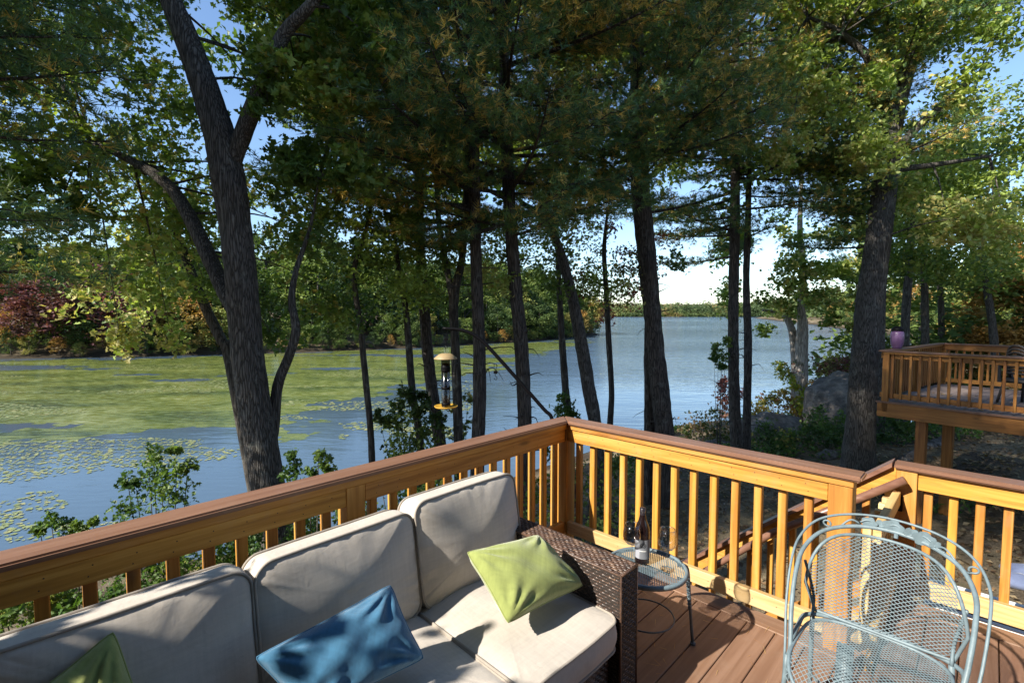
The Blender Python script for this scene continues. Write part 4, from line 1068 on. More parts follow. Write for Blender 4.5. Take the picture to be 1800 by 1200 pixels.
for a, b_, y, r in rows[::2]:
    p = P(a, b_, y); s = min((Vector(q) for q in list(tp[4:]) + l1 + l2 + l3), key=lambda q: (q - p).length)
    mid = s.lerp(p, .5) + Vector((0, 0, .12)); twigs.tube(rel([s, mid, p], ob), [.02, .012, .004], 5, 4, False)
_t = twigs.build('twigs', M['bark_oak'], oak, True); _t['kind'] = 'stuff'

# slim trunk behind the oak
tp, tr = trunk_from([(404, 640), (390, 600), (366, 550), (345, 500), (322, 440), (300, 380), (285, 300)], 9.0, [17, 17, 16, 15, 14, 12, 8])
t, bb = put_tree('slim_tree', 'slim leaning lichen-spotted trunk just behind the big forked oak', [('trunk', tp, tr)], M['bark_thin'], 'slim trunks on the bank', seed=9)
add_crown(t, bb, px_clumps(RG, [(RG.uniform(190, 420), RG.uniform(250, 560), RG.uniform(9, 11), RG.uniform(30, 55)) for _ in range(16)], 14, 14, .55, .25), .11, G_LIME + G_OAK[:3], 6, lobed=True, clump=.9)

# the row of trunks between the oak and the rail corner: label, points, widths, depth, bark, kind
ROW = [
    ('thin dark sapling trunk standing alone right of the big oak', [(654, 812), (650, 740), (641, 650), (633, 570), (622, 480), (640, 420), (655, 350)], [12, 11, 11, 10, 10, 8, 4], 9.0, 'bark_thin', 'maple'),
    ('crooked slim trunk wrapped in green vines left of the bird feeder', [(742, 850), (738, 770), (725, 690), (718, 600), (712, 530), (700, 470), (690, 380)], [15, 14, 13, 12, 11, 9, 5], 9.4, 'bark_thin', 'maple'),
    ('straight medium trunk just left of the hanging bird feeder', [(776, 800), (762, 700), (750, 600), (745, 520), (738, 430), (736, 330), (735, 200), (735, -100)], [22, 21, 20, 19, 17, 15, 13, 7], 10.2, 'bark_pine', 'pine'),
    ('trunk splitting into a narrow Y directly behind the bird feeder', [(806, 800), (804, 700), (800, 600), (798, 525), (812, 455), (817, 380), (822, 280), (825, 150), (828, -80)], [17, 17, 16, 17, 12, 11, 9, 8, 4], 9.2, 'bark_thin', 'oak'),
    ('thick straight pine trunk with pale lichen, right of the bird feeder', [(840, 790), (843, 700), (842, 600), (838, 500), (835, 400), (833, 300), (832, 180), (830, 0), (828, -300), (826, -700)], [24, 23, 22, 21, 21, 20, 18, 16, 12, 5], 8.6, 'bark_pine', 'pine'),
    ('thick pine trunk crossed by the black feeder pole', [(922, 770), (921, 700), (916, 600), (906, 500), (898, 400), (893, 300), (888, 180), (884, 0), (880, -300), (876, -700)], [25, 25, 24, 23, 22, 21, 20, 17, 12, 5], 8.8, 'bark_pine', 'pine'),
    ('slim pale trunk with ivy round its foot behind the rail corner', [(1000, 745), (994, 680), (988, 600), (984, 530), (980, 440), (978, 350)], [14, 13, 12, 10, 9, 5], 11.5, 'bark_thin', 'oak'),
    ('leaning dark trunk bent like an elbow, right of the rail corner', [(1046, 750), (1036, 690), (1023, 610), (1014, 560), (998, 490), (980, 430), (950, 380), (915, 355)], [23, 23, 23, 21, 19, 15, 12, 8], 10.6, 'bark_oak', 'oak'),
    ('very thin grey trunk topped with sparse red leaves', [(1072, 755), (1075, 690), (1070, 600), (1066, 520), (1062, 440), (1068, 370)], [11, 10, 10, 9, 8, 4], 12.0, 'bark_thin', 'red'),
]
group = 'trunks on the lake bank'
for k, (lab_, pts, wd_, Yd, bark, kind) in enumerate(ROW):
    tp, tr = trunk_from(pts, Yd, wd_); specs = [('trunk', tp, tr)]
    if 'narrow Y' in lab_:
        f = [P(799, 540, Yd), P(785, 470, Yd), P(775, 420, Yd + .05), P(770, 370, Yd + .1), P(766, 260, Yd + .1), P(760, 100, Yd)]; specs.append(('limb', f, radii_at(f, [13, 12, 11, 9, 8, 5])))
    t, bb = put_tree({'pine': 'pine_tree', 'maple': 'maple_tree', 'oak': 'oak_tree', 'red': 'maple_tree'}[kind], lab_, specs, M[bark], group, seed=20 + k, n=12, rough=.09)
    x0, y0 = pts[-1][0], pts[-1][1]
    if kind == 'maple':
        rws = [(x0 + RG.normal(0, 55), RG.uniform(330, 560), Yd + RG.uniform(-.6, 1.2), RG.uniform(22, 42)) for _ in range(30)]
        add_crown(t, bb, px_clumps(RG, rws, 12, 12, .5, .26), .085, G_MAPLE + G_LIME[:2], 40 + k, lobed=True, clump=1.0)
    elif kind == 'oak':
        rws = [(pts[-2][0] + RG.normal(0, 80), RG.uniform(300, 520), Yd + RG.uniform(-.5, 1.8), RG.uniform(22, 45)) for _ in range(28)]
        add_crown(t, bb, px_clumps(RG, rws, 12, 12, .5, .26), .09, G_OAK[:4] + G_LIME, 40 + k, lobed=True, clump=1.0)
        cx_ = {3: 700, 6: 980, 7: 1180}[k]
        rws = [(cx_ + RG.normal(0, 120), RG.uniform(-160, 350), RG.uniform(13, 17), RG.uniform(34, 60)) for _ in range(46)]
        add_crown(t, bb, px_clumps(RG, rws, 16, 13, .6, .28), .19, G_OAK[:4] + G_LIME[:2], 240 + k, 'upper_crown', clump=.5)
    elif kind == 'red':
        rws = [(1085 + RG.normal(0, 40), RG.uniform(400, 545), Yd + RG.uniform(-.7, .9), RG.uniform(16, 30)) for _ in range(22)]
        add_crown(t, bb, px_clumps(RG, rws, 10, 8, .5, .28), .085, G_RED + [(.09, .1, .025)], 40 + k, lobed=True, clump=1.2)
    else:
        topz = tp[-1].z
        sp1 = whorls(RG, tp, 3.0, 5.0, 12, 2.2, 2.8, -PI / 2, 1.9) + whorls(RG, tp, 4.6, 8.4, 30, 2.6, 3.2, -PI / 2, 2.0) + whorls(RG, tp, 8.0, 12.5, 10, 2.4, 1.6)
        add_pine(t, bb, sp1, 60 + k, .36, .125, 12)

# pines on the right: furrowed twin trunk and the dark pair
def pine_from(label, pts, wd_, Yd, specs_fn, seed, extra=None, brown=.25, k=12, bark='bark_pine', group='trunks on the lake bank'):
    tp, tr = trunk_from(pts, Yd, wd_); parts = [('trunk', tp, tr)]
    for e, ew in (extra or []): parts.append(('stem', *trunk_from(e, Yd + .35, ew)))
    t, bb = put_tree('pine_tree', label, parts, M[bark], group, seed=seed, n=16, rough=.1)
    add_pine(t, bb, specs_fn(tp), seed + 1, brown, .115, k); return t
pine_from('furrowed pine with a double trunk, right of the rail corner', [(1170, 790), (1163, 720), (1155, 640), (1148, 560), (1140, 480), (1132, 400), (1126, 330), (1122, 220), (1118, 60), (1112, -200), (1106, -560)], [34, 32, 30, 30, 31, 32, 32, 28, 23, 15, 6], 11.0,
          lambda tp: whorls(RG, tp, 3.9, 5.6, 14, 2.4, 3.0, -PI / 2 + .2, 1.8) + whorls(RG, tp, 5.2, 9.5, 44, 3.0, 3.6, -PI / 2 + .25, 1.9) + whorls(RG, tp, 9, 14, 8, 2.6, 1.6), 81,
          [([(1141, 780), (1142, 700), (1140, 620), (1139, 540)], [20, 19, 17, 10])], .36)
pine_from('straight dark pine trunk, thicker of the pair by the shrubs', [(1296, 800), (1291, 700), (1289, 600), (1290, 500), (1291, 420), (1292, 300), (1293, 150), (1294, -60), (1295, -300)], [21, 19, 18, 17, 17, 15, 13, 9, 4], 13.6,
          lambda tp: whorls(RG, tp, 3.3, 6.0, 16, 2.4, 3.2) + whorls(RG, tp, 5.5, 11, 24, 3.0, 2.8), 85, None, .2)
pine_from('thinner dark trunk of the pair by the shrubs, on the right', [(1311, 800), (1313, 700), (1315, 600), (1312, 500), (1314, 420), (1316, 320), (1318, 200), (1319, 40)], [16, 13, 13, 11, 11, 9, 7, 3], 13.9,
          lambda tp: whorls(RG, tp, 3.6, 8.5, 14, 1.6, 2.0), 88, None, .2)
# boughs of a pine growing beside the right railing, its trunk hidden behind foliage
pine_from('bushy pine with long sunlit boughs left of the tall oak', [(1521, 700), (1528, 560), (1540, 440), (1550, 330), (1556, 200), (1560, 0), (1562, -250)], [16, 16, 15, 14, 12, 8, 3], 12.9,
          lambda tp: whorls(RG, tp, 4.6, 9.5, 34, 2.6, 3.0, -PI * .85, 1.1) + whorls(RG, tp, 3.4, 5.0, 7, 1.8, 2.0, PI, .9), 91, None, .2)

# pine standing out of frame on the left, its boughs reach into the picture
px0, py0 = -8.3, 3.7; z0 = gz(px0, py0)
tp = [Vector((px0, py0, z0 - .2)), Vector((px0, py0, z0 + 5)), Vector((px0 + .1, py0, z0 + 11)), Vector((px0, py0 + .1, z0 + 17))]
t, bb = put_tree('pine_tree', 'pine at the far left whose long dark boughs reach into the picture', [('trunk', tp, [.3, .26, .18, .05])], M['bark_pine'], seed=95)
sp1 = []
for i in range(34):
    z = RG.uniform(2.4, 7.6); a = RG.uniform(-.12, .62); sp1.append(((px0, py0, z), (math.cos(a), math.sin(a), RG.uniform(-.14, .10)), RG.uniform(3.4, 4.7), 24))
sp1 += whorls(RG, tp, 7.5, 13.5, 12, 3.0, 2.2)
add_pine(t, bb, sp1, 96, .10, .12, 12)

# tall bright oak on the right
YR = 11.8
tp, tr = trunk_from([(1508, 812), (1514, 720), (1521, 620), (1530, 520), (1544, 420), (1556, 320), (1568, 220), (1590, 130), (1622, 60), (1640, -40), (1650, -200)], YR, [54, 44, 41, 41, 39, 36, 32, 27, 22, 16, 8])
l1 = [P(1556, 320, YR), P(1590, 250, YR - .2), P(1650, 190, YR - .4), P(1720, 130, YR - .5)]; l2 = [P(1570, 210, YR), P(1540, 120, YR - .3), P(1480, 60, YR - .4), P(1420, 30, YR - .5)]; l3 = [P(1560, 300, YR), P(1640, 290, YR - .2), P(1740, 275, YR - .3)]
oakr, ob = put_tree('oak_tree', 'tall thick oak with a bright sunlit crown, left of the neighbouring deck', [('trunk', tp, tr), ('limb', l1, [.12, .1, .07, .03]), ('limb', l2, [.13, .1, .07, .03]), ('limb', l3, [.08, .06, .03])], M['bark_oak'], n=18, rough=.07, seed=101)
rows = []
while len(rows) < 190:
    a, b_ = RG.uniform(1360, 1800), RG.uniform(-260, 420)
    edge = 1790 - max(0, b_) * .28 if b_ < 230 else 1800
    if a > edge or (b_ > 300 and a < 1450): continue
    rows.append((a, b_, YR + RG.uniform(-1.8, 2.2), RG.uniform(28, 52)))
add_crown(oakr, ob, px_clumps(RG, rows, 15, 15, .5, .26), .12, G_OAK[:4] + G_LIME, 7, weights=[.6, 1.2, 2.5, 1.5, 3, 4, 3.5, 1.5], clump=.7)
twigs = MB()
for a, b_, y, r in rows[::3]:
    p = P(a, b_, y); s = min((Vector(q) for q in list(tp[5:]) + l1 + l2 + l3), key=lambda q: (q - p).length)
    twigs.tube(rel([s, s.lerp(p, .5) + Vector((0, 0, .1)), p], ob), [.025, .014, .004], 5, 3, False)
_t = twigs.build('twigs', M['bark_oak'], oakr, True); _t['kind'] = 'stuff'

# broken pale trunk with a small oak crown, lit by the sun
tp, tr = trunk_from([(1408, 730), (1409, 660), (1410, 600), (1411, 565)], 21.0, [22, 21, 20, 16]); tp2 = [P(1396, 720, 21.6), P(1397, 640, 21.6), P(1394, 590, 21.6), P(1386, 565, 21.7), P(1372, 550, 21.8), P(1340, 545, 21.8)]
tp3 = [P(1411, 568, 21), P(1408, 540, 21), P(1412, 480, 21), P(1406, 400, 21.1), P(1410, 300, 21.2)]
t, bb = put_tree('oak_tree', 'pale grey sunlit trunk near the water with light green foliage above', [('trunk', tp, tr), ('stem', tp2, radii_at(tp2, [13, 13, 13, 11, 8, 4])), ('limb', tp3, radii_at(tp3, [16, 12, 11, 9, 4]))], M['bark_pale'], n=14, seed=111)
rws = [(1400 + RG.normal(0, 62), RG.uniform(380, 555), 21 + RG.uniform(-1.5, 1.8), RG.uniform(16, 30)) for _ in range(40)] + [(1345, 580, 21, 14), (1500, 575, 21.4, 14), (1460, 565, 21.2, 16)]
add_crown(t, bb, px_clumps(RG, rws, 14, 13, .5, .27), .17, G_LIME + G_OAK[1:4], 112, clump=.6)
tp, tr = trunk_from([(1506, 720), (1504, 640), (1507, 560), (1512, 480), (1514, 380)], 24.0, [13, 13, 12, 10, 5])
t, bb = put_tree('pine_tree', 'distant slim pine just left of the tall thick oak trunk', [('trunk', tp, tr)], M['bark_pine'], seed=114)
add_pine(t, bb, whorls(RG, tp, 3.0, 8.0, 26, 3.0, 2.2), 115, .05, .16, 12, .008)
tp, tr = trunk_from([(1546, 760), (1547, 660), (1548, 560), (1552, 460), (1556, 350)], 15.0, [16, 15, 14, 12, 8])
t, bb = put_tree('slim_tree', 'slim dark trunk half hidden behind the tall thick oak', [('trunk', tp, tr)], M['bark_oak'], seed=116)
add_crown(t, bb, px_clumps(RG, [(1570 + RG.normal(0, 50), RG.uniform(330, 500), 15 + RG.uniform(-1, 1), RG.uniform(20, 40)) for _ in range(14)], 12, 12), .13, G_OAK[:4], 117)
BG = [('greyish straight trunk rising behind the neighbouring deck corner', [(1588, 700), (1590, 620), (1593, 540), (1598, 470), (1602, 380), (1606, 250)], [14, 14, 13, 12, 10, 6], 17.0),
      ('dark trunk behind the neighbouring deck, left of the red leaves', [(1624, 700), (1626, 620), (1626, 540), (1624, 460), (1620, 360)], [13, 12, 11, 10, 6], 20.0),
      ('dark slender trunk behind the neighbouring deck, right of the red leaves', [(1653, 690), (1655, 610), (1654, 540), (1650, 450), (1648, 370)], [10, 10, 9, 8, 5], 22.0),
      ('dark bending trunk furthest right behind the neighbouring deck', [(1752, 690), (1748, 610), (1740, 540), (1728, 470), (1722, 390), (1716, 300)], [13, 12, 11, 10, 8, 5], 19.0),
      ('tall trunk standing at the right edge of the picture', [(1822, 690), (1820, 560), (1815, 430), (1812, 300), (1812, 150)], [16, 15, 14, 12, 8], 18.0)]
for k, (lab_, pts, wd_, Yd) in enumerate(BG):
    tp, tr = trunk_from(pts, Yd, wd_); t, bb = put_tree('woodland_tree', lab_, [('trunk', tp, tr)], M['bark_thin'], 'trunks behind the neighbouring deck', seed=120 + k)
    x = pts[-1][0]
    rws = [(x + RG.normal(10, 60), RG.uniform(120 if k in (3, 4) else 270, 500), Yd + RG.uniform(-2, 2), RG.uniform(20, 38)) for _ in range(30)]
    add_crown(t, bb, px_clumps(RG, rws, 13, 12, .5, .28), .15, G_OAK[:4] + G_LIME[:3], 130 + k, clump=.5)
rws = [(RG.uniform(1730, 1900), RG.uniform(160, 470), 20 + RG.uniform(-2, 2), RG.uniform(26, 46)) for _ in range(26)]

# trees out of frame behind and left of the camera: they shade the pines and dapple the deck
def shade_tree(label, x, y, zc, r, rz, n, seed, zt=None, leaf=.13, sub=22, nl=16):
    z0 = gz(x, y); tp = [Vector((x, y, z0 - .2)), Vector((x + .1, y, z0 + (zc - z0) * .5)), Vector((x, y + .1, zc)), Vector((x, y, zc + rz * .6))]
    t, bb = put_tree('oak_tree', label, [('trunk', tp, [.34, .27, .16, .05])], M['bark_oak'], 'trees beside the house', seed=seed)
    rg = np.random.default_rng(seed); d = unit(rg.standard_normal((n, 3))) * rg.uniform(.25, 1, (n, 1)) ** .5
    C = np.array([x, y, zc]) + d * np.array([r, r, rz]); add_crown(t, bb, clumps(rg, C, [.95] * n, sub, nl, .6, .3), leaf, G_OAK[:4], seed + 1)
shade_tree('tall oak beside the house, left of the deck', -9.0, -1.0, 15.8, 4.6, 4.0, 110, 140, sub=22)
shade_tree('tall oak behind the house end of the deck', -3.6, -7.6, 16.0, 4.6, 4.8, 70, 145, sub=18)
shade_tree('tall oak on the lake side of the house', -12.0, 2.5, 11.5, 4.0, 5.5, 70, 150)
# potted tree added out of view to shade and dapple the sofa
w = W(5.3, .75)
t = thing('dapple_tree', 'unseen potted tree added at the house end of the deck to dapple the sofa', 'added shade plant', w)
M['clay'] = mat_simple('clay_pot', (.32, .13, .07), .8)
MB().lathe([(0, 0), (.2, 0), (.27, .42), (.29, .42), (.29, .5), (.25, .5), (.24, .44), (0, .44)], 28).build('pot', M['clay'], t, True)
MB().tube([(0, 0, .42), (.03, 0, 1.2), (0, .02, 2.2)], [.03, .025, .012], 8, 4).build('trunk', M['bark_thin'], t, True)
rg = np.random.default_rng(3); d = unit(rg.standard_normal((34, 3))) * rg.uniform(.2, 1, (34, 1)) ** .5
add_crown(t, Vector((0, 0, 0)), clumps(rg, np.array([0, 0, 1.7]) + d * np.array([.95, .95, 1.0]), [.3] * 34, 16, 15, .7, .4), .105, G_MAPLE, 4)

# ------------------------------------------------------------------ woods across the cove and along the right shore
def far_kind(name, pal, seed, w=.42, hgt=1.0, bottom=.12, size=.036, n=46, kind='round', clump=3.0):
    """a tree of unit height: returns crown mesh and trunk mesh"""
    rg = np.random.default_rng(seed); C = []; Rr = []
    for i in range(n):
        f = rg.uniform(0, 1) ** .85; z = bottom + (1 - bottom) * f
        if kind == 'round': r = w * math.sqrt(max(.02, 1 - ((f - .42) / .6) ** 2))
        elif kind == 'cone': r = w * (1 - f) ** .8 + .03
        else: r = w * (.55 + .5 * math.sin(f * PI))
        a = rg.uniform(0, 2 * PI); q = r * rg.uniform(.35, 1) ** .6
        C.append((q * math.cos(a), q * math.sin(a), z * .96)); Rr.append(rg.uniform(.075, .12))
    p = clumps(rg, C, Rr, 9, 10, .6, .38)
    cm = leaf_mesh(name, p, size, pal, seed + 1, up=.7, clump=clump)
    tm = MB().tube([(0, 0, -.08), (.01, 0, .3), (0, .01, .8)], [.022, .017, .006], 7, 2).mesh('trunk', True)
    return cm, tm
DK = [(.026, .045, .014), (.036, .06, .016), (.05, .078, .02), (.07, .095, .024)]
KINDS = {
    'dark': ('dark green broad tree in the woods along the far bank', far_kind('crown', DK, 301)),
    'mid': ('mid green rounded tree in the woods along the far bank', far_kind('crown', [(.05, .08, .018), (.075, .11, .026), (.1, .13, .03)], 302, .46)),
    'lime': ('yellow-green tree in the woods along the far bank', far_kind('crown', [(.11, .13, .03), (.15, .16, .04), (.2, .18, .05)], 303, .4)),
    'pine': ('dark tall pine in the woods along the far bank', far_kind('crown', [(.02, .04, .017), (.03, .055, .022), (.045, .07, .024)], 304, .3, kind='cone', bottom=.2)),
    'orange': ('small orange autumn tree on the far bank', far_kind('crown', [(.2, .11, .03), (.26, .15, .04), (.17, .13, .04)], 305, .45)),
    'burgundy': ('dark burgundy-leaved tree on the far bank', far_kind('crown', [(.07, .022, .026), (.1, .035, .035), (.05, .022, .02)], 306, .48)),
}
made = {}
ROWW = ('at the water edge', 'in the second row', 'in the third row', 'in the back row')
def far_tree(kind, x, y, h, wide=1.0, label=None, group=None, row=0):
    lab_, (cm, tm) = KINDS[kind]; g = gz(x, y)
    px = 900 + FPX * x / y
    zone = ('on the right shore' if x > 8 and y < 150 and px > 1150 else 'beyond the point' if y > 165 else 'on the wooded point' if px > 960 else 'behind the thick pine trunks' if px > 800
            else 'across the cove behind the feeder' if px > 640 else 'across the cove right of the big oak' if px > 440 else 'across the cove left of the big oak' if px > 200 else 'at the far left of the cove')
    lab_ = lab_.split(' in the')[0].replace(' on the far bank', '') + ' ' + ROWW[row] + ' ' + zone
    t = thing('woodland_tree', label or lab_, 'tree', (x, y, g), RG.uniform(0, 6.28), group or (lab_ if label is None else None))
    t.scale = (h * wide, h * wide, h); obj('trunk', tm, M['bark_far'], t)
    c = obj('crown', cm, M['far_leaf'], t); c['kind'] = 'stuff'; return t
def along(pts, step, rows, jit, pick, hrange, inland):
    pts = np.array(pts, float); seg_ = np.hypot(*np.diff(pts, axis=0).T); tot = seg_.sum(); cum = np.concatenate([[0], np.cumsum(seg_)])
    for r, off in enumerate(rows):
        s = RG.uniform(0, step)
        while s < tot:
            x = np.interp(s, cum, pts[:, 0]); y = np.interp(s, cum, pts[:, 1]); i = min(np.searchsorted(cum, s) , len(seg_)) - 1; i = max(i, 0)
            d = (pts[i + 1] - pts[i]) / seg_[i]; nx_, ny_ = -d[1] * inland, d[0] * inland
            xx, yy = x + nx_ * off + RG.normal(0, jit), y + ny_ * off + RG.normal(0, jit)
            if lake_dist(np.array([xx]), np.array([yy]))[0] > -.2:
                h = RG.uniform(*hrange[r]); far_tree(pick(r), xx, yy, h, RG.uniform(.85, 1.2), row=r)
            s += step * RG.uniform(.8, 1.25) * (1 + r * .12)
def pick_far(r):
    if r == 0: return RG.choice(['dark', 'mid', 'lime', 'orange', 'mid', 'dark', 'lime'], p=[.2, .25, .16, .1, .12, .1, .07])
    return RG.choice(['dark', 'mid', 'pine', 'lime'], p=[.36, .3, .26, .08])
LEFT = [(-112, 69), (-77, 74), (-60, 77), (-38, 85), (-18, 98), (5, 121), (22, 148), (28, 160)]
along(LEFT, 2.9, (.2,), .35, lambda r: RG.choice(['dark', 'mid', 'orange', 'lime']), ((2.0, 3.6),), 1)
along(LEFT, 5.2, (1.8, 6, 12, 20), 1.2, pick_far, ((4.5, 9), (9, 13), (12, 17), (15, 20)), 1)
along([(28, 160), (18, 190), (-8, 240), (-58, 380)], 11, (2, 9), 2, pick_far, ((7, 12), (11, 15)), 1)
for x, y, h, k, lab_ in ((-66, 78.5, 13, 'burgundy', 'large burgundy tree at the far left of the opposite bank'), (-58.5, 78, 9, 'burgundy', 'smaller burgundy tree beside the large one on the left bank'), (-73, 77, 11, 'burgundy', 'dusky burgundy tree at the left edge of the opposite bank'),
                        (-53, 80, 8.5, 'orange', 'orange tree on the left bank next to the burgundy trees'), (26.5, 162, 9, 'orange', 'orange-brown tree at the tip of the wooded point'), (24, 159, 11, 'lime', 'yellow-green tree at the tip of the wooded point')):
    far_tree(k, x, y, h, 1.25, lab_)
# right shore
RIGHT = [(22, 24.5), (27, 27.5), (35, 35.5), (47, 50), (73, 82), (113, 136), (180, 280)]
def pick_r(r): return RG.choice(['mid', 'lime', 'dark', 'orange', 'pine'], p=[.3, .22, .22, .14, .12])
along(RIGHT[:4], 3.6, (3.5, 8, 13), .9, pick_r, ((4, 7), (7, 11), (10, 14)), -1)
along(RIGHT[3:], 8, (3, 9), 1.5, pick_r, ((7, 11), (11, 15)), -1)
for x, y, h, k, lab_ in ((17.2, 21.2, 3.0, 'burgundy', 'small dark red shrubby tree behind the neighbouring deck'), (20.5, 20.5, 4.2, 'orange', 'pale orange bush tree behind the neighbouring deck, further right'), (15.8, 22.3, 3.2, 'lime', 'yellow-green bush tree behind the neighbouring deck corner'),
                        (22.5, 20, 3.6, 'orange', 'orange bush tree at the right edge behind the neighbouring deck'), (18.8, 21.6, 3.6, 'mid', 'green bush tree in the middle behind the neighbouring deck'), (24.5, 23, 7, 'lime', 'yellow-green tree at the right behind the neighbouring deck'), (21, 25, 9, 'mid', 'mid green tree right of the neighbouring deck, further back')):
    far_tree(k, x, y, h, 1.2, lab_, 'bushes and trees behind the neighbouring deck')
# the far shore of the lake: a wood too far off to count
rg = np.random.default_rng(500); n = 2600
x = rg.uniform(-420, 620, n); y = 962 + rg.uniform(0, 130, n); keep = lake_dist(x, y) > 2; q_ = rg.uniform(0, 1, 900); px_ = np.interp(q_, [0, .35, 1], [190, 352, 524]); py_ = np.interp(q_, [0, .35, 1], [300, 700, 962])
x = np.concatenate([x[keep], px_ + rg.uniform(2, 60, 900)]); y = np.concatenate([y[keep], py_ - rg.uniform(0, 10, 900)])
nb = 900; x2 = rg.uniform(-300, 560, 40000); y2 = rg.uniform(900, 1000, 40000); d2 = lake_dist(x2, y2); k2 = np.nonzero((d2 > -1) & (d2 < 7))[0][:nb]
x = np.concatenate([x, x2[k2]]); y = np.concatenate([y, y2[k2]])
z = ground_z(x, y); hh = rg.uniform(12, 27, len(x)); hh[len(x) - len(k2):] = rg.uniform(4, 8, len(k2)); C = np.stack([x, y, z + hh * .45], -1)
p = clumps(rg, C, np.stack([np.full(len(x), 4.6), np.full(len(x), 4.6), hh * .5], -1), 6, 4, 1.0, .3)
far_me = leaf_mesh('far_wood', p, 3.4, [(.035, .055, .022), (.05, .075, .026), (.075, .095, .032), (.13, .13, .045), (.14, .1, .04)], 501, up=.8, weights=[3, 4, 3, 1, .6], clump=.06)
tag(obj('far_wood', far_me, M['far_leaf']), kind='stuff')
# wooded hill behind the nearer bank fills the gaps between trunks
rg = np.random.default_rng(510); n = 1500
s = rg.uniform(0, 1, n); lp = np.array(LEFT, float); cum = np.linspace(0, 1, len(lp)); bx = np.interp(s, cum, lp[:, 0]); by = np.interp(s, cum, lp[:, 1])
x = bx + rg.uniform(-26, -4, n) * .6; y = by + rg.uniform(20, 60, n); z = ground_z(x, y)
ok = lake_dist(x, y) > 12; x, y, z = x[ok], y[ok], z[ok]; hh = rg.uniform(5, 15, len(x))
p = clumps(rg, np.stack([x, y, z + hh], -1), [2.6] * len(x), 8, 5, .7, .35)
tag(obj('hill_wood', leaf_mesh('hill_wood', p, .95, DK + [(.1, .12, .03)], 511, up=.7, clump=.3), M['far_leaf']), kind='stuff')

# ------------------------------------------------------------------ shrubs and saplings near the decks
def shrub(name, label, rows, leaf, pal, seed, n_sub=12, n_leaf=12, lobed=True, group=None, stems=5, weights=None, sub=.3, flat=.7):
    rg = np.random.default_rng(seed); c = [P(a, b_, y) for a, b_, y, r in rows]
    bx_ = sum((q.x for q in c)) / len(c); by_ = sum((q.y for q in c)) / len(c); zb = gz(bx_, by_); base = Vector((bx_, by_, zb))
    t = thing(name, label, 'plant', base, 0, group)
    mb = MB()
    for q in c[:max(stems, 3)] + c[max(stems, 3)::2]:
        mb.tube([(rg.uniform(-.08, .08), rg.uniform(-.08, .08), -.05), tuple((q - base) * .5 + Vector((0, 0, .08))), tuple(q - base)], [.014, .008, .003], 5, 3, False)
    o = mb.build('stems', M['bark_thin'], t, True); o['kind'] = 'stuff'
    add_crown(t, base, px_clumps(rg, rows, n_sub, n_leaf, flat, sub), leaf, pal, seed + 1, 'foliage', lobed=lobed, weights=weights, clump=2.0); return t
GR = [(.035, .07, .014), (.055, .095, .02), (.08, .12, .025)]
YL = [(.22, .17, .04), (.3, .22, .05), (.14, .14, .03)]
PK = [(.15, .055, .05), (.12, .035, .033), (.2, .11, .08)]
shrub('sapling', 'leafy maple sapling standing in front of the lily pads at the left rail', [(270, 800, 4.4, 18), (262, 830, 4.4, 26), (285, 850, 4.3, 28), (310, 830, 4.4, 18), (240, 860, 4.4, 30), (225, 850, 4.4, 14), (320, 865, 4.4, 22), (215, 895, 4.4, 26), (275, 890, 4.3, 36), (330, 820, 4.5, 12), (305, 790, 4.5, 10)], .045, GR, 201, 12, 10)
shrub('sapling', 'low leafy shoots rising over the left rail at the far left', [(90, 915, 4.2, 14), (110, 925, 4.2, 16), (140, 925, 4.2, 12), (70, 930, 4.2, 10), (165, 915, 4.2, 8), (130, 940, 4.2, 20)], .045, GR, 203, 10, 9)
shrub('sapling', 'two leafy shoots right of the big oak trunk at the rail', [(515, 800, 5.0, 12), (520, 820, 5, 15), (560, 800, 5, 12), (570, 815, 5, 15), (510, 840, 5, 18), (545, 830, 5, 12), (578, 830, 5, 10)], .05, GR, 205, 10, 9)
for k, (a, b_, wd_, lab_) in enumerate(((60, 1075, 95, 'dense green bush under the left rail, at the left edge'), (255, 1020, 85, 'bright green bush under the left rail behind the left cushion'), (400, 970, 75, 'green bush under the left rail beside the oak foot'), (560, 930, 70, 'green bush with a few red leaves under the left rail'), (700, 890, 70, 'dark green bush under the rail left of the right back cushion'))):
    rws = [(a + RG.normal(0, wd_ * .6), b_ + RG.normal(0, 34), 3.6 + k * .55 + RG.uniform(-.2, .4), RG.uniform(22, 40)) for _ in range(15)]
    shrub('bush', lab_, rws, .05, GR + ([(.3, .12, .08)] if k == 3 else [(.14, .15, .03)]), 210 + 2 * k, 12, 11, weights=[3, 3, 2, .7], group='bushes along the left rail')
shrub('vine', 'dark leafy vine climbing the trunks left of the bird feeder', [(720, 690, 9.0, 16), (705, 705, 9, 18), (735, 720, 8.9, 18), (700, 740, 8.9, 24), (680, 735, 8.8, 16), (740, 760, 8.9, 26), (710, 775, 8.8, 28), (755, 790, 8.8, 26), (725, 810, 8.8, 30), (690, 800, 8.8, 22), (770, 740, 9, 14), (665, 730, 8.8, 9), (745, 700, 9, 12), (700, 850, 8.8, 34), (750, 850, 8.8, 34)], .1, [(.03, .05, .012), (.045, .07, .016), (.06, .085, .02)], 230, 12, 10)
shrub('sapling', 'yellowing sapling between the feeder and the thick pine trunk', [(800, 720, 9.6, 12), (815, 745, 9.6, 15), (795, 765, 9.6, 16), (822, 700, 9.6, 10), (812, 775, 9.6, 14)], .085, [(.1, .12, .03), (.16, .15, .05), (.07, .09, .02)], 232, 9, 7)
shrub('vine', 'green ivy tuft at the foot of the slim pale trunk', [(992, 700, 10.8, 10), (1000, 715, 10.8, 13), (985, 722, 10.8, 12), (1008, 728, 10.8, 12), (996, 735, 10.8, 12)], .1, GR, 234, 9, 8)
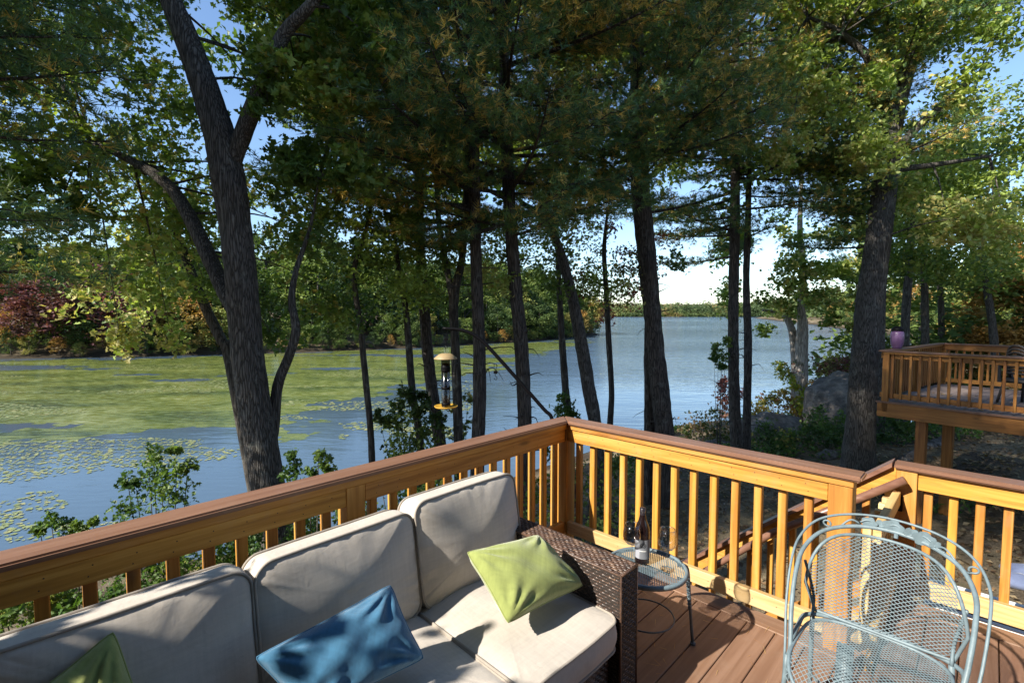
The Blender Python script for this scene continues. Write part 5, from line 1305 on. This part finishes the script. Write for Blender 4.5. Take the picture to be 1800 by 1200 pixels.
shrub('bush', 'dark green bushes beyond the rail corner', [(960, 860, 7.5, 34), (985, 900, 7.5, 36), (1010, 830, 8, 30), (1040, 850, 8, 38), (1050, 920, 7.6, 42), (1080, 820, 8.4, 26), (930, 900, 7.2, 40), (1075, 880, 8, 36), (1105, 800, 8.8, 22), (975, 800, 8.5, 20)], .075, [(.028, .05, .012), (.045, .075, .016), (.07, .1, .022)], 236, 13, 11)
shrub('bush', 'green and brown bush over the rail by the lake edge', [(1222, 742, 19, 18), (1245, 735, 19, 20), (1262, 752, 18.5, 22), (1235, 765, 18.5, 24), (1205, 765, 18.5, 16), (1275, 770, 18, 22), (1250, 790, 18, 26)], .14, [(.04, .06, .015), (.08, .09, .025), (.13, .09, .05)], 238, 13, 10)
shrub('bush', 'pink-red leaved shrub left of the dark trunk pair by the water', [(1268, 680, 20, 10), (1278, 695, 20, 14), (1268, 705, 20, 13), (1285, 715, 20, 14), (1272, 670, 20, 8), (1300, 690, 20, 12), (1275, 725, 20, 16)], .13, PK, 240, 11, 9)
shrub('bush', 'yellow and orange autumn shrubs right of the dark trunk pair', [(1335, 708, 21, 16), (1355, 700, 21, 14), (1372, 710, 21, 16), (1345, 722, 20.6, 18), (1390, 705, 21, 14), (1375, 690, 21, 10), (1400, 720, 20.6, 16), (1330, 725, 20.5, 14)], .14, YL + [(.1, .11, .03), (.22, .1, .06)], 242, 12, 10)
shrub('bush', 'lime and yellow shrub in front of the pale sunlit trunk', [(1395, 680, 20, 14), (1380, 660, 20, 13), (1410, 700, 19.8, 16), (1425, 690, 19.8, 14), (1435, 680, 20, 11), (1372, 645, 20.2, 10), (1440, 700, 19.6, 12), (1415, 715, 19.6, 12)], .15, [(.16, .2, .03), (.28, .24, .04), (.1, .14, .025), (.34, .2, .05)], 244, 11, 9)
shrub('bush', 'purple-brown twiggy shrub against the water above the boulder', [(1385, 650, 20.6, 14), (1425, 635, 21, 14), (1445, 645, 21, 16), (1460, 640, 21, 14), (1478, 640, 21, 14), (1440, 660, 21, 14), (1490, 632, 21, 9), (1405, 640, 21, 10), (1468, 655, 21, 12)], .13, [(.09, .035, .04), (.07, .06, .03), (.12, .05, .04), (.06, .08, .02)], 246, 10, 7)
shrub('bush', 'low dark green bush in front of the flat grey rock', [(1345, 755, 15.5, 20), (1370, 765, 15.3, 22), (1325, 770, 15.2, 18), (1395, 770, 15.2, 22), (1415, 760, 15.4, 18), (1355, 780, 15, 20), (1385, 785, 15, 18)], .11, [(.035, .06, .014), (.05, .085, .018), (.1, .12, .03), (.2, .16, .04)], 248, 12, 10, weights=[3, 3, 1, .4])
shrub('bush', 'dark green bush left of the tall oak, below the boulder', [(1430, 740, 15.5, 18), (1455, 745, 15, 20), (1475, 755, 14.6, 20), (1450, 765, 14.6, 20), (1480, 735, 15, 14), (1435, 725, 16, 14), (1470, 772, 14.4, 16)], .11, [(.028, .052, .014), (.045, .08, .017), (.06, .1, .02)], 250, 12, 10)
shrub('bush', 'dark green bush right of the tall oak under the neighbouring deck', [(1560, 745, 14.5, 20), (1585, 748, 14.3, 18), (1550, 765, 14, 18), (1600, 745, 14.5, 14), (1575, 735, 14.8, 16)], .11, [(.026, .05, .013), (.04, .07, .016), (.055, .085, .02)], 252, 12, 10)
shrub('sapling', 'small bright green branch hanging left of the thicker dark trunk', [(1262, 610, 13.4, 12), (1270, 630, 13.4, 13), (1255, 625, 13.4, 9), (1278, 600, 13.4, 10), (1268, 645, 13.4, 8)], .1, GR + [(.12, .15, .03)], 254, 10, 9)

# ------------------------------------------------------------------ boulders and stones
def mat_rock():
    m, nt, b = newmat('granite'); v = coords(nt)
    f = noise(nt, v, 3, 7, .7); g = noise(nt, v, 22, 5, .7)
    c = ramp(nt, f, [(.38, (.045, .04, .036)), (.5, (.13, .113, .098)), (.62, (.26, .225, .185))])
    L(nt, mixc(nt, math_n(nt, 'MULTIPLY', g, .5), c.outputs[0], (.15, .14, .13)), b.inputs['Base Color']); b.inputs['Roughness'].default_value = .9
    bump(nt, b, math_n(nt, 'ADD', f, math_n(nt, 'MULTIPLY', g, .4)), 1.0, .14); return m
M['rock'] = mat_rock()
def rock_mesh(sx, sy, sz, seed, sub=4, facet=.5):
    bm = bmesh.new(); bmesh.ops.create_icosphere(bm, subdivisions=sub, radius=1); rg = np.random.default_rng(seed)
    pl = [(unit(rg.standard_normal(3)), rg.uniform(.62, .92)) for _ in range(11)]; ph = rg.uniform(0, 6.28, 12)
    for v in bm.verts:
        p = np.array(v.co); 
        for nrm, d in pl:
            e = p.dot(nrm) - d
            if e > 0: p = p - nrm * e * .9
        q = p * 3; w = (math.sin(q[0] * 1.7 + ph[0]) * math.sin(q[1] * 2.1 + ph[1]) + .5 * math.sin(q[2] * 4 + q[0] * 3 + ph[2]) + .5 * math.sin(q[1] * 4.5 + q[2] * 3.7 + ph[3]) * math.sin(q[0] * 5 + ph[4]) + .35 * math.sin(q[0] * 9 - q[2] * 8 + ph[5])) * .05
        p = p * (1 + w); v.co = (p[0] * sx, p[1] * sy, p[2] * sz)
    me = bpy.data.meshes.new('rock'); bm.to_mesh(me); bm.free()
    for f in me.polygons: f.use_smooth = True
    return me
def rock(name, label, px, py, Yd, sx, sy, sz, seed, rot=0, dz=0, group=None):
    p = P(px, py, Yd); z = gz(p.x, p.y); o = obj(name, rock_mesh(sx, sy, sz, seed), M['rock']); o.location = (p.x, p.y, z + dz); o.rotation_euler = (0, 0, rot); tag(o, label, 'rock', group); return o
rock('boulder', 'big grey boulder left of the tall thick oak', 1483, 700, 18.5, 1.5, 1.3, 1.75, 4, .4, .35)
rock('boulder', 'dark boulder showing between the tall oak and the neighbouring deck', 1548, 700, 18.8, .9, .9, 1.5, 9, .9, .35)
rock('boulder', 'low flat grey rock right of the dark trunk pair', 1355, 745, 17.6, 1.25, .9, .62, 6, .2, .25)
rock('rock', 'small flat stone slab in the leaf litter left of the oak foot', 1418, 788, 12.6, .5, .3, .14, 7, .2, .05)
rock('rock', 'small pale stone beside the low green bush', 1352, 792, 13.2, .28, .22, .13, 8, 0, .05)
rock('rock', 'pale stone between the dark green bushes by the oak', 1456, 766, 14.0, .3, .25, .2, 11, 0, .1)
rock('rock', 'little stone at the water edge over the rail', 1262, 772, 16.5, .5, .35, .22, 12, 0, .1)
se = thing('stone_edging', 'row of grey edging stones curving past the oak foot under the neighbouring deck', 'stone edging', P(1560, 780, 11.5))
so = Vector(se.location); edge_px = [(1478, 832, 9.9), (1510, 812, 10.7), (1545, 796, 11.4), (1580, 778, 12.2), (1615, 762, 13.0), (1640, 748, 13.8), (1665, 735, 14.6)]
ep = [P(*q) for q in edge_px]; ep = [Vector((q.x, q.y, gz(q.x, q.y))) for q in ep]; pth, _r = smooth_path(ep, [1] * len(ep), 5)
stones = [rock_mesh(.17, .13, .11, 60 + k, 2) for k in range(5)]
for mm in stones:
    for f in mm.polygons: f.use_smooth = False
for k, q in enumerate(pth[::2]):
    for r in range(2):
        o = obj('stone', stones[(k + r * 2) % 5], M['rock'], se, (q[0] - so.x + r * .2, q[1] - so.y + r * .16, gz(q[0] + r * .2, q[1] + r * .16) - so.z + .02)); o.rotation_euler = (0, 0, RG.uniform(0, 6)); s_ = RG.uniform(.85, 1.25); o.scale = (s_, s_, s_)

# dry leaves on the ground near the decks
rg = np.random.default_rng(700); n = 16000
x = rg.uniform(-3, 17, n); y = rg.uniform(2.6, 17, n); k = (lake_dist(x, y) > .4); x, y = x[k], y[k]
q = np.stack([x, y, ground_z(x, y) + .02], -1)
tag(obj('leaf_litter', leaf_mesh('leaf_litter', q, .1, [(.12, .075, .04), (.18, .12, .07), (.08, .05, .03), (.22, .17, .1)], 701, up=1.6), M['leaf']), kind='stuff')
# low ground plants
n = 5200; x = rg.uniform(3, 16, n); y = rg.uniform(9, 25, n); f = fbm(x, y, .7, 33, 3); k = (lake_dist(x, y) > 1.0) & (f > .12); x, y = x[k], y[k]
q = np.repeat(np.stack([x, y, ground_z(x, y)], -1), 5, 0); q = q + rg.standard_normal(q.shape) * .09 + np.array([0, 0, .14])
tag(obj('ground_cover', leaf_mesh('ground_cover', q, .1, GR + [(.13, .13, .03)], 703, weights=[3, 3, 2, .5]), M['leaf']), kind='stuff')
# crumpled cloth on the gravel at the right edge
for k, (a, b_, lab_) in enumerate(((1796, 936, 'crumpled blue-grey cloth on the dark gravel, upper one at the right edge'), (1797, 962, 'crumpled blue-grey cloth on the dark gravel, lower one at the right edge'))):
    p = P(a, b_, 6.7 - k * .3); o = obj('cloth_bundle', rock_mesh(.22, .18, .1, 90 + k, 3), M['tarp']); o.location = (p.x, p.y, gz(p.x, p.y) + .07); tag(o, lab_, 'cloth')

# ------------------------------------------------------------------ the neighbouring deck
ND_A = R(-53.5); A0 = Vector((6.92, 9.2, .09)); dx_ = Vector((math.cos(ND_A), math.sin(ND_A), 0)); dy_ = Vector((-math.sin(ND_A), math.cos(ND_A), 0))
nd = thing('neighbour_deck', 'neighbouring raised wooden deck in dappled shade on the right', 'deck', A0, ND_A)
DL, DW = 5.2, 3.9
for k in range(int(DL / .145)): obox('deck_board', M['ndeck'], nd, k * .145 + .06, k * .145 + .2, .0, DW, -.025, 0, .003)
obox('border_board', M['cap_x'], nd, -.02, DL, -.03, .0 - .002, -.03, .004, .003)
obox('rim_joist', M['old_x'], nd, 0, DL, -.005, .04, -.29, -.032); obox('rim_joist', M['old_y'], nd, .0, .04, .042, DW, -.29, -.032); obox('rim_joist', M['old_x'], nd, .042, DL, DW - .04, DW, -.29, -.03)
for x, y in ((.62, .25), (.85, .95), (2.9, .3), (.3, DW - .3), (3.0, DW - .3)):
    q = A0 + dx_ * x + dy_ * y; obox('support_post', M['old_z'], nd, x - .075, x + .075, y - .075, y + .075, gz(q.x, q.y) - .2 - A0.z, -.292)
NR = [('front railing of the neighbouring deck facing the viewer', (.06, .05), (DL, .05), 0), ('lake-side railing of the neighbouring deck', (.06, .05), (.06, DW), 1), ('back railing of the neighbouring deck', (.06, DW - .05), (DL, DW - .05), 0)]
for lab_, a, b_, ax in NR:
    r = thing('deck_railing', lab_, 'railing', A0, ND_A, 'railings of the neighbouring deck')
    lo, hi = (a[0], b_[0]) if ax == 0 else (a[1] + (.06), b_[1] - .06)
    oth = a[1] if ax == 0 else a[0]
    def bx2(nm, m0, s0, s1, t0, t1, z0, z1):
        if ax == 0: obox(nm, m0, r, s0, s1, oth + t0, oth + t1, z0, z1)
        else: obox(nm, m0, r, oth + t0, oth + t1, s0, s1, z0, z1)
    cz, ww = ('cap_x', 'old_x') if ax == 0 else ('cap_y', 'old_y')
    bx2('rail_cap', M[cz], lo - (.07 if ax == 0 else 0), hi, -.07, .07, .925, .955)
    bx2('sub_rail', M[ww], lo, hi, -.05, .045, .888, .924)
    # on the front the rail is behind the balusters, as seen from here
    so_ = .022 if (ax == 0 and oth < 1) else -.06
    ps = [lo, lo + 1.95, lo + 3.9] if ax == 0 else [lo + 1.8]
    bx2('top_rail', M[ww], lo, hi, so_, so_ + .036, .80, .887); bx2('bottom_rail', M[ww], lo, hi, so_, so_ + .036, .06, .15)
    for q in ps: bx2('post', M['old_z'], q, q + .1, -.055, .0195 if so_ > 0 else .06, -.02 if ax else -.2, .887)
    s = lo + .14; sp = []
    while s < hi - .05:
        if not any(q - .03 < s < q + .13 for q in ps): sp.append((s, oth - .0) if ax == 0 else (oth, s))
        s += .135
    balusters(r, sp, .055, .886, M['old_z'], .038)
# jar-shaped lantern on the rail corner
jw = A0 + dx_ * .06 + dy_ * .75 + Vector((0, 0, .956))
j = thing('garden_jar', 'purple glazed jar with a dark lid standing on the neighbouring rail', 'jar', jw)
MB().lathe([(0, 0), (.075, 0), (.075, .03), (.1, .08), (.115, .2), (.11, .3), (.09, .345), (0, .345)], 28).build('body', M['purple'], j, True)
MB().lathe([(.1, .345), (.108, .36), (.09, .40), (.05, .43), (0, .44)], 28).build('lid', M['black_metal'], j, True)
# brown wicker armchairs and a dark chair on that deck
def rattan(label, x, y, rz, mat):
    q = A0 + dx_ * x + dy_ * y; c = thing('patio_chair', label, 'chair', q, ND_A + rz, 'chairs on the neighbouring deck')
    bk_ = MB()
    for k in range(9):
        f = k / 8; bk_.tube([(.30 * math.cos(t) * (1 - .12 * f), .28 * math.sin(t) * (.9) , .45 + .12 * (1 - f) + f * .62 * max(.0, math.sin(t)) ** .7) for t in np.linspace(-.15, PI + .15, 22)], .022, 6, 0, False)
    bk_.build('backrest', mat, c, True)
    MB().lathe([(0, .40), (.27, .40), (.30, .43), (.27, .46), (0, .46)], 26).build('seat', mat, c, True)
    for sx in (-1, 1):
        for sy in (-1, 1): MB().tube([(sx * .2, sy * .2, .41), (sx * .26, sy * .26, 0)], .022, 7).build('leg', mat, c, True)
rattan('reddish brown rattan armchair with a rounded back behind the front railing', 3.35, .85, .2, M['brown_wicker'])
rattan('dark round-backed patio chair near the middle of the neighbouring deck', 1.75, 1.6, 2.6, M['dark_seat'])

# ------------------------------------------------------------------ the house behind the viewer: its wall and eave close off the sky on that side
M['siding'] = mat_simple('brown_siding', (.12, .095, .075), .8)
hs = uvthing('house', 'house with brown lap siding along the back of the deck', 'house', 4.8, 4.3, -1.4)
obox('wall', M['siding'], hs, -3.8, 4.4, .05, 7.0, 0, 7.0)
obox('sky_block_wing', M['siding'], hs, -.5, 4.4, -2.25, .0, 1.42, 7.0)  # wing added out of view to keep sky light off the left railing
me = MB().box(-3.82, -.52, 0, .05, 0, .19, .004).mesh('siding_board'); me2 = MB().box(-.52, 4.42, -2.30, -2.252, 0, .19, .004).mesh('siding_board')
for k in range(29): obj('siding_board', me2, M['siding'], hs, (0, 0, 1.42 + k * .19))
for k in range(36): obj('siding_board', me, M['siding'], hs, (0, 0, .1 + k * .19))
rf = MB(); rf.add([(-4.3, -2.9, 6.7), (4.9, -2.9, 6.7), (4.9, 3.6, 9.0), (-4.3, 3.6, 9.0), (-4.3, 7.7, 6.7), (4.9, 7.7, 6.7), (-4.3, -2.9, 6.85), (4.9, -2.9, 6.85), (4.9, 3.6, 9.15), (-4.3, 3.6, 9.15), (-4.3, 7.7, 6.85), (4.9, 7.7, 6.85)],
    [[0, 3, 2, 1], [3, 4, 5, 2], [6, 7, 8, 9], [9, 8, 11, 10], [0, 1, 7, 6], [4, 10, 11, 5], [0, 6, 9, 3], [3, 9, 10, 4], [1, 2, 8, 7], [2, 5, 11, 8]])
rf.build('roof', mat_simple('roof_shingle', (.06, .055, .05), .9), hs)

# pine needles and small leaf bits blown onto the boards
rg = np.random.default_rng(900); n = 420
u = rg.uniform(.0, 3.0, n) ** 1.2 * .6; v = rg.uniform(.3, 3.2, n); th = rg.uniform(0, 6.28, n); ln = rg.uniform(.03, .09, n)
V = []
for k in range(n):
    p = W(u[k], v[k], .003); d = Vector((math.cos(th[k]), math.sin(th[k]), 0)) * ln[k]; s_ = Vector((-d.y, d.x, 0)).normalized() * .0014
    V += [tuple(p - s_), tuple(p + s_), tuple(p + d + Vector((0, 0, .003)))]
tag(obj('fallen_needles', mesh_np('fallen_needles', V, None, [[3 * k, 3 * k + 1, 3 * k + 2] for k in range(n)], tint=np.repeat(np.array([(.26, .15, .06), (.18, .1, .05), (.32, .22, .1)])[rg.integers(0, 3, n)], 3, 0)), M['leaf']), kind='stuff')
n = 260; q = np.array([tuple(A0 + dx_ * a + dy_ * b_ + Vector((0, 0, .012))) for a, b_ in zip(rg.uniform(.1, DL, n), rg.uniform(.02, 2.2, n))])
tag(obj('deck_leaf_litter', leaf_mesh('deck_leaf_litter', q, .07, [(.2, .13, .07), (.28, .2, .1), (.14, .08, .04)], 903, up=3), M['leaf']), kind='stuff')
